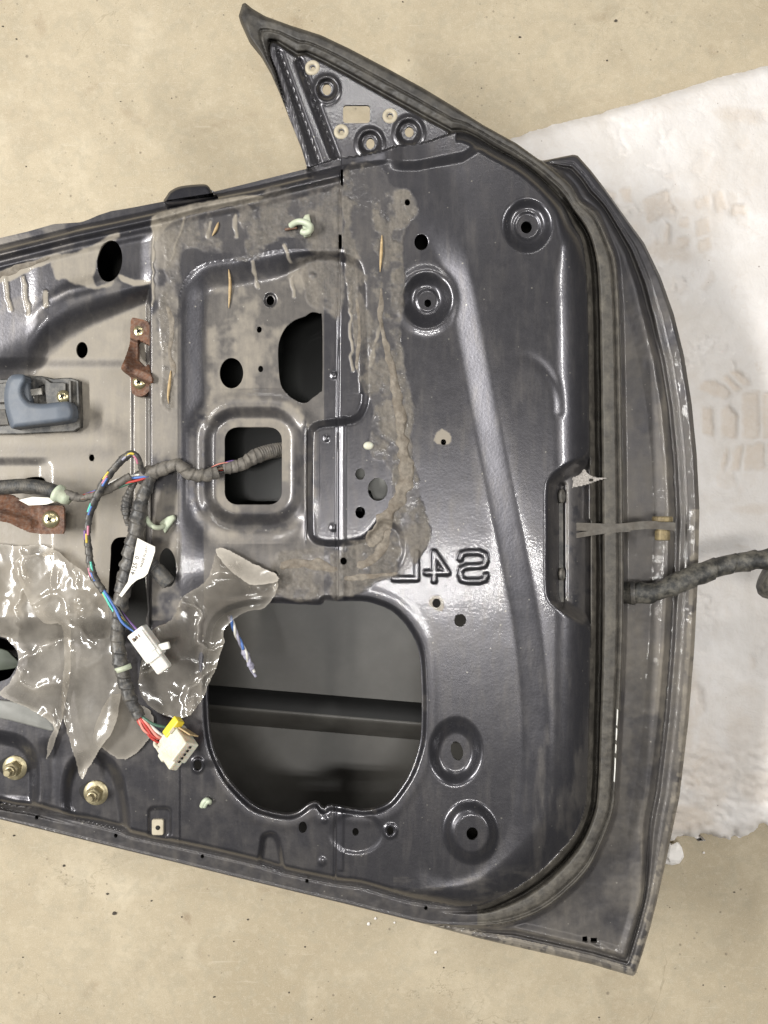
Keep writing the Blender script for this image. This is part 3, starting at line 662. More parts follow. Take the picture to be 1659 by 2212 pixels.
dust = np.maximum(dust, .55*ss(.5, .8, N2)*(1-ss(4, 20, np.abs(sdS)))*(V > 1500))
_hy, _hx = np.gradient(h, S*MM); _sl = np.sqrt(_hx**2+_hy**2)
dust = np.where(sd1 < 0, dust*(.35+.65*np.exp(-(_sl/.30)**2)), dust)
# wiped-down residue of the old vapour barrier
rpoly([(332, 478), (430, 452), (560, 420), (640, 402), (735, 380), (738, 548), (660, 545), (610, 520), (560, 545), (520, 560), (440, 540), (352, 528), (346, 500)], 24, 5, .62, 3)
rpoly([(742, 372), (820, 362), (850, 400), (890, 415), (905, 455), (880, 500), (868, 545), (872, 600), (868, 680), (872, 760), (884, 840), (892, 900), (886, 960), (902, 1020), (905, 1070), (926, 1120), (924, 1180), (872, 1236), (800, 1262), (740, 1290), (738, 1180), (790, 1168),
       (812, 1140), (838, 1105), (850, 1060), (838, 1000), (806, 990), (800, 960), (806, 930), (800, 860), (770, 800), (762, 700), (748, 600)], 10, 3, .80, 8)
rpoly([(598, 1200), (640, 1190), (730, 1190), (738, 1290), (640, 1300), (590, 1262)], 9, 4, .7, 15)
rpoly([(640, 560), (735, 556), (735, 690), (700, 672), (668, 655), (655, 600)], 9, 4, .62, 19)
rpoly([(344, 490), (386, 470), (386, 640), (350, 640), (356, 570)], 20, 5, .5, 23)
rpoly([(346, 640), (376, 640), (380, 780), (372, 880), (352, 870), (350, 760)], 8, 4, .8, 27)
rpoly([(330, 470), (385, 448), (480, 430), (560, 418), (560, 432), (470, 452), (380, 476), (338, 520)], 5, 2, 1, 29, 'dust')
rpoly([(-60, 600), (0, 586), (60, 566), (120, 548), (130, 560), (70, 580), (40, 598), (0, 612), (-60, 620)], 7, 2, 1, 33, 'dust')
rpoly([(110, 560), (170, 540), (215, 520), (250, 500), (252, 515), (220, 540), (205, 580), (210, 620), (250, 610), (235, 625), (200, 622), (140, 600), (120, 600)], 9, 3, .9, 35, 'dust')
rpoly([(258, 592), (290, 606), (322, 606), (322, 614), (290, 618), (262, 606)], 4, 2, 1, 37, 'dust')
for x0, y0, x1, y1, wd in ((10, 600, 22, 668, 5), (50, 600, 62, 678, 5), (96, 632, 98, 660, 6), (330, 490, 330, 660, 2.5), (398, 470, 372, 560, 3.2), (508, 466, 512, 510, 5), (455, 480, 450, 512, 4),
                              (545, 565, 556, 620, 4), (612, 530, 628, 566, 4), (632, 600, 634, 640, 4), (757, 620, 760, 800, 3), (822, 700, 800, 790, 4)):
    w_ = win(min(x0, x1)-14, max(x0, x1)+14, y0-14, y1+14)
    u2 = U[w_]+(vnoise(U[w_], V[w_], 14, 91)-.5)*7
    m = 1-ss(wd-2, wd+1.2, line_sd([(x0, y0), (x1, y1)], u2, V[w_])); dust[w_] = np.maximum(dust[w_], m*.95); h[w_] += .5*m
# rust / pale scars round single holes
w_, r = ell(957, 945, 19, 17); dust[w_] = np.maximum(dust[w_], (1-ss(.8, 1.0, r+(N2[w_]-.5)*.8)))
w_, r = ell(943, 1303, 16, 18); dust[w_] = np.maximum(dust[w_], (1-ss(.85, 1.05, r+(N2[w_]-.5)*.7)))
# scuffs on the lower border
dust = np.maximum(dust, .20*ss(.42, .66, fbm(U*1.0, V*.20, 22, 77))*ss(1120, 1170, U)*ss(1350, 1560, V)*(sd1 < 0))
dust = np.maximum(dust, .22*ss(.45, .7, fbm(U*.4, V*1.3, 26, 78))*ss(1850, 1900, V)*(sd1 < 0)*(U > 850))
_pt = fbm(U+(N1-.5)*60, V*.45, 46, 141); _p2 = fbm(U, V, 22, 151)
res *= np.clip(.22+1.0*ss(.38, .56, .65*_pt+.35*_p2), 0, 1)
dust = np.maximum(dust, .45*ss(.2, .8, res)*ss(.5, .68, _p2))
h += res*(N2-.42)*2.0+res*(N4-.5)*.7

# =================================================================== cut the grid into sheets
F = np.maximum(sdO, -HO)
gy, gx = np.gradient(F, S); gm = gx**2+gy**2+1e-4
solid = F < 0
q = solid[:-1, :-1] | solid[1:, :-1] | solid[:-1, 1:] | solid[1:, 1:]
snap = (F >= 0)
stepx = np.where(snap, np.clip(-F*gx/gm, -2.6, 2.6), 0); stepy = np.where(snap, np.clip(-F*gy/gm, -2.6, 2.6), 0)
Us = U+stepx; Vs = V+stepy
PX = P(Us, Vs, h)
idx = np.arange(NV*NU).reshape(NV, NU)
quads = np.stack([idx[:-1, :-1], idx[1:, :-1], idx[1:, 1:], idx[:-1, 1:]], -1)
cu = U[:-1, :-1]+S/2; ci = lambda a: .25*(a[:-1, :-1]+a[1:, :-1]+a[:-1, 1:]+a[1:, 1:])
s1, s2_, sT_, dseq, sOq = ci(sd1), ci(sd2), ci(sdT), ci(dse), ci(sdO)
wbq = ci(wt_bot); vq = ci(V)
part = np.full(q.shape, 4)
part[s2_ < 0] = 3
part[(s2_ < 0) & (wbq > .5)] = 5
part[(sT_ < 0)] = 2
part[(s1 < 0)] = 0
part[(s1 < 0) & (dseq > 0)] = 1
PXf = PX.reshape(-1, 3); snf = snap.ravel(); sOf = (sdO.ravel() > -.5); Uf = U.ravel(); Vf = V.ravel()
ATT = {'dust': dust.ravel(), 'residue': res.ravel(), 'grime': gri.ravel()}

H_blur = h.copy()
for _ in range(3):
    H_blur = (H_blur+np.roll(H_blur, 6, 0)+np.roll(H_blur, -6, 0)+np.roll(H_blur, 6, 1)+np.roll(H_blur, -6, 1))/5
def hs(u, v, blur=False):
    a = H_blur if blur else h
    i = np.clip((np.asarray(u, float)-us[0])/S, 0, NU-2); j = np.clip((np.asarray(v, float)-vv_[0])/S, 0, NV-2)
    i0 = i.astype(int); j0 = j.astype(int); fi = i-i0; fj = j-j0
    return (a[j0, i0]*(1-fi)+a[j0, i0+1]*fi)*(1-fj)+(a[j0+1, i0]*(1-fi)+a[j0+1, i0+1]*fi)*fj

# =================================================================== floor and foam
gx_ = np.r_[-5200, -2500, -900, np.arange(-240, 1900, 8.0), 2600, 4200, 6800]; gy_ = np.r_[-4600, -2200, -800, np.arange(-200, 2412, 8.0), 3000, 4400, 6800]
gu, gv = np.meshgrid(gx_, gy_); stn = np.zeros_like(gu); drk = np.zeros_like(gu)
def mark(arr, pts, a, warp=8, edge=6, seed=2):
    p = np.asarray(pts, float); m_ = (gu > p[:, 0].min()-30) & (gu < p[:, 0].max()+30) & (gv > p[:, 1].min()-30) & (gv < p[:, 1].max()+30)
    uu, vv = gu[m_], gv[m_]; sd = poly_sd(pts, uu+(fbm(uu, vv, 24, seed)-.5)*2*warp, vv+(fbm(uu, vv, 24, seed+9)-.5)*2*warp)
    arr[m_] = np.maximum(arr[m_], a*(1-ss(-edge, edge, sd)))
for k, (pts, a) in enumerate((([(1282, 2104), (1330, 2090), (1350, 2130), (1300, 2160)], .7), ([(1340, 2095), (1400, 2088), (1410, 2130), (1360, 2150)], .6), ([(1300, 2168), (1352, 2140), (1372, 2190), (1320, 2220)], .6), ([(1368, 2158), (1420, 2140), (1430, 2190), (1384, 2210)], .5),
                              ([(1266, 46), (1306, 20), (1348, 6), (1336, 24), (1300, 50)], 1.0), ([(380, 262), (470, 240), (500, 270), (420, 300)], .35), ([(0, 250), (60, 220), (120, 300), (40, 360)], .4), ([(860, 100), (960, 120), (1060, 200), (960, 190)], .35), ([(1540, 2020), (1580, 2010), (1590, 2060), (1560, 2080)], .5), ([(930, 2150), (990, 2140), (980, 2200), (940, 2210)], .4), ([(0, 1900), (90, 1880), (80, 1960), (0, 1990)], .35))):
    mark(stn, pts, a, 12, 8, 2+k)
for k in range(34):
    rq = random.Random(70+k); cx, cy = rq.uniform(-60, 1700), rq.choice([rq.uniform(-20, 420), rq.uniform(1850, 2220)]); a0 = rq.uniform(0, 3.1); lq, wq = rq.uniform(8, 46), rq.uniform(2, 11)
    c_, s_ = math.cos(a0), math.sin(a0); mark(stn if k % 3 else drk, [(cx+x*c_-y*s_, cy+x*s_+y*c_) for x, y in ((-lq, -wq), (lq, -wq*.5), (lq, wq*.6), (-lq*.6, wq))], rq.uniform(.25, .6), 9, 7, 30+k)
mark(drk, [(399, 1972), (408, 1972), (410, 1990), (404, 1996), (398, 1988)], 1, 2, 4, 4)
mark(drk, [(440, 278), (560, 243), (560, 246), (440, 281)], .5, 2, 4, 5); mark(drk, [(1150, 250), (1330, 205), (1330, 208), (1150, 254)], .3, 2, 5, 6)
gi = np.arange(gu.size).reshape(gu.shape)
mk('concrete_floor', PZ(gu, gv, 0*gu).reshape(-1, 3), np.stack([gi[:-1, :-1], gi[1:, :-1], gi[1:, 1:], gi[:-1, 1:]], -1).reshape(-1, 4), M['floor'], attrs={'stain': stn.ravel(), 'dark': drk.ravel()})
tag(bpy.data.objects['concrete_floor'], 'stained tan concrete garage floor with specks', None, None, 'structure')

FZ = 0.050
fpoly = [(1100, 300), (1180, 276), (1290, 246), (1400, 216), (1500, 184), (1560, 166), (1659, 142), (1800, 102), (2000, 60), (2100, 900), (2060, 1700), (1800, 1735), (1680, 1776), (1600, 1800), (1545, 1815), (1500, 1806), (1440, 1816), (1330, 1800), (1120, 1700), (1060, 1100), (1080, 500)]
fs = 5.0
fu, fv = np.meshgrid(np.arange(1040, 2120, fs), np.arange(40, 1840, fs)); nfv, nfu = fu.shape
_rg = .35+.9*ss(1500, 1760, fv); fsd = poly_sd(fpoly, fu+(fbm(fu, fv, 26, 5)-.5)*26*_rg, fv+(fbm(fu, fv, 22, 6)-.5)*26*_rg)
stain = np.zeros_like(fu); fz = np.full_like(fu, FZ)+(fbm(fu, fv, 110, 41)-.5)*.0035+(fbm(fu, fv, 16, 43)-.5)*.0012
TREAD = [rrect(1466, 470, 1488, 492, 5), rrect(1462, 512, 1488, 536, 5), rrect(1435, 484, 1446, 526, 3), [(1505, 480), (1532, 470), (1535, 500), (1506, 515)], [(1508, 522), (1534, 510), (1534, 538), (1510, 546)], [(1338, 412), (1360, 404), (1366, 438), (1346, 436)],
         [(1500, 432), (1530, 420), (1530, 446), (1506, 452)], [(1388, 432), (1440, 410), (1462, 460), (1400, 480)], [(1250, 410), (1290, 396), (1330, 420), (1320, 440), (1260, 434)], [(1310, 424), (1350, 470), (1340, 490), (1316, 460)], [(1540, 420), (1560, 412), (1570, 450), (1548, 460)], [(1580, 444), (1610, 440), (1612, 462), (1582, 466)],
         [(1506, 840), (1516, 826), (1545, 820), (1580, 850), (1560, 862), (1534, 850)], [(1560, 818), (1572, 812), (1600, 838), (1588, 846)], [(1580, 805), (1594, 800), (1622, 826), (1608, 832)], [(1560, 885), (1574, 876), (1592, 900), (1590, 945), (1560, 945)], [(1604, 850), (1640, 842), (1640, 946), (1606, 946)],
         [(1560, 990), (1572, 970), (1570, 1000), (1556, 1022)], [(1590, 966), (1604, 960), (1596, 1014), (1580, 1016)], [(1612, 962), (1650, 956), (1652, 1014), (1606, 1016)], rrect(1518, 880, 1540, 940, 4), [(1646, 850), (1690, 840), (1690, 946), (1648, 946)], [(1656, 960), (1700, 950), (1700, 1010), (1660, 1014)]]
for pts in TREAD:
    sdq = poly_sd(pts, fu+(vnoise(fu, fv, 14, 8)-.5)*5, fv+(vnoise(fu, fv, 14, 9)-.5)*5); m = 1-ss(-3, 4, sdq)
    stain = np.maximum(stain, m*.80); fz -= m*.0020
for k in range(46):                          # fainter, half rubbed-out prints
    rq = random.Random(900+k); cx, cy = rq.uniform(1180, 1800), rq.choice([rq.uniform(200, 480), rq.uniform(560, 1300), rq.uniform(1300, 1650)]); a0 = rq.uniform(-.6, .6); wq, hq = rq.uniform(9, 20), rq.uniform(14, 34)
    c_, s_ = math.cos(a0), math.sin(a0); pts = [(cx+x*c_-y*s_, cy+x*s_+y*c_) for x, y in ((-wq, -hq), (wq, -hq*.8), (wq*.9, hq), (-wq, hq*.85))]
    sdq = poly_sd(pts, fu+(vnoise(fu, fv, 16, 8)-.5)*8, fv+(vnoise(fu, fv, 16, 9)-.5)*8); m = (1-ss(-4, 4, sdq))*ss(.3, .6, fbm(fu, fv, 40, 77))
    stain = np.maximum(stain, m*.42); fz -= m*.0012
for cx, cy, rx, ry, a in ((1440, 540, 60, 34, .7), (1350, 500, 60, 30, .5), (1530, 1680, 60, 110, .55), (1600, 1590, 50, 60, .4), (1490, 1770, 70, 40, .8), (1640, 1700, 60, 40, .4), (1600, 250, 70, 22, .5), (1620, 1100, 60, 12, .5), (1480, 1530, 30, 160, .6)):
    r = np.sqrt(((fu-cx)/rx)**2+((fv-cy)/ry)**2); stain = np.maximum(stain, a*(1-ss(.4, 1.1, r+(fbm(fu, fv, 40, 12)-.5)*1.2)))
cra = 1-np.abs(2*fbm(fu, fv, 60, 97, 4)-1); fz -= .0022*np.clip((cra-.93)/.07, 0, 1)*ss(.45, .6, fbm(fu, fv, 200, 98)); stain = np.maximum(stain, .30*ss(.5, .75, fbm(fu, fv, 90, 99)))
ridge = fbm(fu*.6+fv*.5, fv-fu*.35, 12, 66)   # torn, scaly lower end
fz -= ss(1600, 1800, fv)*.010*(1.0-.4*ridge)+ss(1540, 1700, fv)*(ridge-.5)*.009
fz -= .012*np.exp(-np.maximum(-fsd, 0)/9)
keepq = np.min([fsd[:-1, :-1], fsd[1:, :-1], fsd[:-1, 1:], fsd[1:, 1:]], 0) < 0
_gy, _gx = np.gradient(fsd, fs); _m = fsd > 0; _g2 = _gx**2+_gy**2+.05
fu_, fv_2 = np.where(_m, fu-np.clip(fsd*_gx/_g2, -7, 7), fu), np.where(_m, fv-np.clip(fsd*_gy/_g2, -7, 7), fv)
fi_ = np.arange(nfv*nfu).reshape(nfv, nfu)
fq = np.stack([fi_[:-1, :-1], fi_[1:, :-1], fi_[1:, 1:], fi_[:-1, 1:]], -1)[keepq]
fP = PZ(fu_, fv_2, np.maximum(fz, .01)).reshape(-1, 3)
def compact(P_, Q, lip=None, lipz=None, atts=None, lip_world_z=None):
    used = np.unique(Q); re = np.full(len(P_), -1); re[used] = np.arange(len(used)); Q2 = re[Q]; V2 = P_[used]
    at = {k: v[used] for k, v in (atts or {}).items()}
    if lip is not None:
        e = np.concatenate([Q[:, [0, 1]], Q[:, [1, 2]], Q[:, [2, 3]], Q[:, [3, 0]]])
        key = np.sort(e, 1); k1 = key[:, 0].astype(np.int64)*len(P_)+key[:, 1]
        uq, inv, cnt = np.unique(k1, return_inverse=True, return_counts=True)
        be = e[cnt[inv] == 1]; be = be[lip[be[:, 0]] & lip[be[:, 1]]]
        if len(be):
            n0 = len(V2); bu = np.unique(be); r2 = np.full(len(P_), -1); r2[bu] = np.arange(len(bu)); m = len(bu)
            top = P_[bu]; bot = top.copy()
            if lip_world_z is not None: bot[:, 2] = lip_world_z
            else: bot[:, 2] -= lipz[bu]
            V2 = np.concatenate([V2, top, bot])
            L = np.stack([r2[be[:, 1]]+n0, r2[be[:, 0]]+n0, r2[be[:, 0]]+n0+m, r2[be[:, 1]]+n0+m], -1)
            Q2 = np.concatenate([Q2, L]); at = {k: np.concatenate([at[k], atts[k][bu], atts[k][bu]]) for k in at}
    return V2, Q2, at
fV, fQ, fA = compact(fP, fq, np.ones(len(fP), bool), None, {'stain': stain.ravel()}, lip_world_z=0.0005)
tag(mk('foam_sheet', fV, fQ, M['foam'], attrs=fA, origin=(0.35, 0, 0)), 'dirty white foam sheet with tread prints lying under the door', 'foam sheet')

# =================================================================== the door
door = empty('car_door', P(830, 1106, -100).tolist())
tag(door, 'stripped grey car door lying inner side up on concrete and foam', 'car door')
lipz = np.full(len(PXf), .0017)
belt_edge = sOf & (Vf < 620) & (Uf < 672); lipz[belt_edge] = .008
lipz[sOf & (Vf > 1500)] = .006; lipz[sOf & (Uf > 1100)] = .006
lipz[(sOf) & (Vf < 350) & (Uf > 500) & (Uf < 1180)] = .006
lipz[(sdS.ravel() < 4)] = .0045
NAMES = ['inner_panel', 'hinge_side_panel', 'mirror_mount_panel', 'weatherstrip', 'shut_face', 'lower_flange']
LABS = ['grey inner panel with openings, dust and dried sealant', 'dark grey hinge side sheet with stamped dimples and mirrored S4L', 'triangular mirror mount with rectangular hole and dimples', 'dusty black rubber weatherstrip and channel', 'brown dusted shut face at the hinge edge', 'dirty lower flange with drain holes']
for k, nm in enumerate(NAMES):
    Q = quads[q & (part == k)]
    V2, Q2, at = compact(PXf, Q, snf, lipz, ATT)
    mt = {3: M['rubber'], 4: M['shut'], 5: M['shut']}.get(k, M['paint'])
    o = mk(nm, V2, Q2, mt, door, True, at); o['label'] = LABS[k]
# outer skin under it
SK = [p for p in OUT if not (p[0] > 500 and p[0] < 1170 and p[1] < 366)]
i_ = SK.index((664, 364)) if (664, 364) in SK else None
SK = []
for p in OUT:
    if 500 < p[0] < 1166 and p[1] < 345:
        continue
    SK.append(p)
    if p == (1166, 346): SK += [(1063, 322), (985, 300), (912, 318), (825, 335), (715, 356)]
SK = np.array(SK)
ks = 6.0
ku, kv = np.meshgrid(np.arange(-192, 1524, ks), np.arange(290, 2120, ks))
ksd = poly_sd(SK, ku, kv); kd = np.maximum(-ksd, 0)
kh = -50-52*(1-np.exp(-kd/95))
_e = np.exp(-np.maximum(kd-2, 0)/7)
crease = kv-(1500+(ku-450)*.085)       # style line pressed into the skin
kh -= 6*ss(-8, 8, crease)
kh = kh*(1-_e)+(hs(ku, kv)-2.0)*_e
kq = np.max([ksd[:-1, :-1], ksd[1:, :-1], ksd[:-1, 1:], ksd[1:, 1:]], 0) < 4
gy2, gx2 = np.gradient(ksd, ks); sn = ksd > -2
ku2 = np.where(sn, ku-np.clip(ksd+2, -9, 9)*gx2, ku); kv2 = np.where(sn, kv-np.clip(ksd+2, -9, 9)*gy2, kv)
ki = np.arange(ku.size).reshape(ku.shape)
kQ = np.stack([ki[:-1, :-1], ki[1:, :-1], ki[1:, 1:], ki[:-1, 1:]], -1)[kq]
kV, kQ2, _ = compact(P(ku2, kv2, kh).reshape(-1, 3), kQ)
mk('outer_skin', kV, kQ2, M['skin'], door)
# unseen wall added at the cut end to keep light out of the box
ev = np.linspace(575, 1715, 40); A = P(np.full(40, -188), ev, -1.0); B = P(np.full(40, -188), ev, -70); B[:, :2] = A[:, :2]
mk('light_stop_wall', np.concatenate([A, B]), [[i, i+1, 41+i, 40+i] for i in range(39)], M['skin'], door)
# side intrusion beam behind the speaker opening
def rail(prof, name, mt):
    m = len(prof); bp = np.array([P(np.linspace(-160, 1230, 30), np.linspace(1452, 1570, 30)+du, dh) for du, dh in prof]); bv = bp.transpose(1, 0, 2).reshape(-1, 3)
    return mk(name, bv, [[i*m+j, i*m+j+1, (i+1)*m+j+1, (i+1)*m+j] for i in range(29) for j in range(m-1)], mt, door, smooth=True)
rail([(-30, -108), (-22, -98), (-8, -92), (8, -88), (18, -86)], 'impact_beam', M['beam_shade'])  # shade of the beam's wall is put into its colour
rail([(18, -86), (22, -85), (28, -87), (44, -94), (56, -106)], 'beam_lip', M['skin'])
gl_ = [P(u, v, hh) for u, v, hh in ((398, 556, -52), (770, 520, -52), (784, 1185, -62), (398, 1185, -62))]  # dark plate added so the openings above it look unlit
gl_ = np.array(gl_); gl2 = gl_.copy(); gl2[:, 2] -= .004
mk('shade_backing', np.concatenate([gl_, gl2]), [[0, 1, 2, 3], [7, 6, 5, 4], [0, 4, 5, 1], [1, 5, 6, 2], [2, 6, 7, 3], [3, 7, 4, 0]], M['hole_shade'], door, smooth=False)
# ------------------------------------------------------------- door fittings
def at(u, v, dh): return P(u, v, float(hs(u, v))+dh)
# yellowed grommets in the mirror triangle
for cx, cy in ((676, 149), (738, 287), (843, 253)):
    V_, F_ = lathe(at(cx, cy, -2.0), [(6.6, 0), (6.6, 1.6), (6.0, 2.6), (4.6, 3.0), (2.6, 2.6), (2.3, 0)], 26)
    mk('grommet', V_, F_[:-2], M['grommet'], door)
mk('belt_stopper', *prism(cr([(360, 440), (362, 420), (372, 410), (392, 402), (436, 398), (450, 402), (458, 416), (462, 424)], 4, True), 5, 16, 3.0), M['paint'], door, smooth=True)
mk('mirror_bracket', *prism([(764, 1000), (790, 1004), (812, 1024), (846, 1030), (850, 1086), (812, 1092), (800, 1060), (766, 1050)], -16, 2, .3), M['primer'], door, smooth=False)
# regulator bolts: washer, nut, stud
def bolt(u, v):
    c = at(u, v, 0)
    b = mk('bolt', *lathe(c, [(3.1, 0), (3.1, 14.5), (2.6, 15.2)], 20), M['zinc'], door, smooth=False)
    mk('washer', *lathe(c, [(10.6, 0), (10.8, .7), (10.4, 1.4), (5, 1.6)], 32), M['zinc'], b, smooth=True)
    mk('nut', *lathe(c, [(6.9, 1.6), (6.9, 8.2), (6.2, 9.0), (3.4, 9.0)], 6, ang0=.3), M['zinc'], b, smooth=False)
    V_, F_ = lathe(c+np.array([0, 0, .0095]), [(4.3, 0), (4.6, .8), (4.0, 1.4)], 18); mk('thread', V_, F_, M['zinc'], b)
for u, v in ((33, 1658), (208, 1712)):
    V_, F_ = prism(cr([(u-36, v-10), (u-20, v-22), (u-6, v-22), (u-6, v+14), (u-24, v+16), (u-35, v+4)], 3, True), float(hs(u-20, v))+.35, 1.0, .2)
    mk('slot', V_, F_, M['dark'], door)
    bolt(u, v)
# philips screws
def screw(u, v, hh, parent, r=6.3):
    c = P(u, v, hh)
    s = mk('screw', *lathe(c, [(r*1.0, 0), (r, .5), (r*.85, 1.9), (r*.55, 2.9), (r*.2, 3.3)], 28), M['screw'], parent)
    m = MB()
    for a in (.6, .6+math.pi/2): m.add(*obox(c+np.array([0, 0, .0031]), (4.6, 1.3, 1.1), (math.cos(a), math.sin(a), 0), (-math.sin(a), math.cos(a), 0), .1))
    return s, m
# rusty bracket with two screws
def bracket_h(uv):
    uv = np.asarray(uv); return np.interp(uv[:, 1], [680, 733, 752, 775, 815, 824, 860], [-5, -5, 4, 6, 2, -6, -6])
rb_out = [(283, 690), (298, 688), (313, 692), (322, 700), (325, 736), (326, 760), (325, 806), (328, 816), (327, 830), (322, 846), (305, 856), (287, 852), (283, 834), (282, 816), (262, 798), (268, 778), (276, 756), (281, 735)]
sub = cr(rb_out, 4, True)
# gridded plate so that it can bend
gu, gv = np.meshgrid(np.arange(258, 334, 3.0), np.arange(686, 862, 3.0)); gsd = poly_sd(sub, gu, gv)
gq = np.max([gsd[:-1, :-1], gsd[1:, :-1], gsd[:-1, 1:], gsd[1:, 1:]], 0) < 2.5
gyb, gxb = np.gradient(gsd, 3.0); ms = gsd > 0
gu2 = np.where(ms, gu-gsd*gxb, gu); gv2 = np.where(ms, gv-gsd*gyb, gv)
gsd2 = poly_sd([(299, 734), (326, 748), (327, 778), (312, 792), (298, 778)], gu, gv); gq &= np.min([gsd2[:-1, :-1], gsd2[1:, :-1], gsd2[:-1, 1:], gsd2[1:, 1:]], 0) > -1.0
gd = gv-.42*(gu-300); gh = np.interp(gd, [680, 733, 737, 742, 776, 800, 815, 822, 870], [-6.0, -5.0, -5, -12, -8, 5, 4, -7, -8])+6*ss(292, 270, gu)*ss(735, 760, gv)*(1-ss(790, 815, gv))
gi = np.arange(gu.size).reshape(gu.shape); gQ = np.stack([gi[:-1, :-1], gi[1:, :-1], gi[1:, 1:], gi[:-1, 1:]], -1)[gq]
bV, bQ, _ = compact(P(gu2, gv2, gh).reshape(-1, 3), gQ, np.ones(gu.size, bool), np.full(gu.size, .0060), {})
rb = mk('rusty_bracket', bV, bQ, M['rust'], door); rb['label'] = 'small bent rusty bracket held by two screws'
for (u, v) in ((302, 717), (302, 826)):
    s, m = screw(u, v, -7.8, rb); m.mk('slot', M['dark'], rb)
# lower rusty bracket (arm rest stay)
lb = [(-60, 1050), (0, 1062), (28, 1070), (48, 1082), (62, 1090), (100, 1092), (134, 1092), (138, 1096), (139, 1146), (136, 1153), (90, 1154), (62, 1150), (40, 1140), (20, 1130), (0, 1126), (-60, 1118)]
gu, gv = np.meshgrid(np.arange(-64, 146, 3.0), np.arange(1044, 1162, 3.0)); gsd = poly_sd(lb, gu, gv)
gq = np.max([gsd[:-1, :-1], gsd[1:, :-1], gsd[:-1, 1:], gsd[1:, 1:]], 0) < 2.5
gyb, gxb = np.gradient(gsd, 3.0); ms = gsd > 0
gu2 = np.where(ms, gu-gsd*gxb, gu); gv2 = np.where(ms, gv-gsd*gyb, gv)
gh = 3+np.interp(gu, [-64, 0, 60, 80, 146], [16, 12, 2, -1, -1])+3*np.exp(-((gv-(1112+.25*gu))/9)**2)*(gu < 70)-2*np.exp(-((gv-(1096+.2*gu))/8)**2)*(gu < 70)
gi = np.arange(gu.size).reshape(gu.shape); gQ = np.stack([gi[:-1, :-1], gi[1:, :-1], gi[1:, 1:], gi[:-1, 1:]], -1)[gq]
bV, bQ, _ = compact(P(gu2, gv2, gh).reshape(-1, 3), gQ, np.ones(gu.size, bool), np.full(gu.size, .0026), {})
rb = mk('rusty_bracket', bV, bQ, M['rust'], door); rb['label'] = 'long rusty brown bracket under the corrugated hose'
s, m = screw(110, 1122, 2.2, rb, 7.6); m.mk('slot', M['dark'], rb)
# inside handle: housing, lever, link and screw
hb = float(hs(90, 900))
base = mk('inside_handle', *prism([(-60, 822), (24, 818), (30, 812), (90, 812), (116, 818), (140, 816), (154, 816), (170, 822), (174, 922), (160, 932), (40, 938), (-60, 938)], hb+7, 8, .8), M['black'], door, smooth=False)
base['label'] = 'black handle housing with blue grey pull lever'
mk('backplate', *prism([(30, 812), (66, 814), (96, 816), (110, 826), (136, 826), (142, 828), (144, 908), (104, 908), (96, 830), (84, 836), (80, 900), (30, 908)], hb+9.5, 5, .6), M['black'], base, smooth=False)
mk('link_rod', *obox(P(72, 848, hb+11), (16, 6, 3), (1, .12, 0), (0, 1, 0), .5), M['grey_metal'], base)
mk('link_rod', *obox(P(64, 858, hb+9), (9, 3, 2), (1, .05, 0), (0, 1, 0), .3), M['grey_metal'], base)
mk('rim', *prism([(148, 822), (153, 822), (156, 912), (150, 912)], hb+11, 9, .5), M['black'], base, smooth=False)
mk('side_block', *prism([(-50, 832), (14, 826), (16, 870), (-50, 872)], hb+12, 10, 1), M['black'], base, smooth=False)
mk('side_block', *prism([(-50, 886), (12, 884), (20, 918), (-50, 922)], hb+10, 10, 1), M['housing'], base, smooth=False)
s, m = screw(137, 857, hb+9.6, base, 5.8); m.mk('slot', M['dark'], base)
lev = cr([(24, 811), (42, 808), (54, 811), (56, 824), (50, 838), (50, 850), (57, 862), (70, 870), (95, 872), (130, 868), (150, 868), (159, 880), (161, 896), (155, 908), (140, 912), (90, 918), (40, 924), (25, 925), (17, 905), (10, 875), (9, 850), (14, 825)], 5, True)
gu, gv = np.meshgrid(np.arange(4, 168, 2.0), np.arange(802, 942, 2.0)); gsd = poly_sd(lev, gu, gv)
gq = np.max([gsd[:-1, :-1], gsd[1:, :-1], gsd[:-1, 1:], gsd[1:, 1:]], 0) < 1.8
gyb, gxb = np.gradient(gsd, 2.0); ms = gsd > 0
gu2 = np.where(ms, gu-gsd*gxb, gu); gv2 = np.where(ms, gv-gsd*gyb, gv)
ed = np.clip(-gsd/13, 0, 1)
gh = hb+25-6*(1-np.sqrt(1-(1-ed)**2))-4*ss(120, 165, gu)-1.5*ss(60, 20, gu)
gi = np.arange(gu.size).reshape(gu.shape); gQ = np.stack([gi[:-1, :-1], gi[1:, :-1], gi[1:, 1:], gi[:-1, 1:]], -1)[gq]
bV, bQ, _ = compact(P(gu2, gv2, gh).reshape(-1, 3), gQ, np.ones(gu.size, bool), np.full(gu.size, .012), {})
mk('lever', bV, bQ, M['blue'], base)
mk('lever_web', *prism([(46, 822), (58, 818), (63, 850), (66, 868), (56, 866), (48, 850)], hb+17, 10, 1), M['blue'], base)
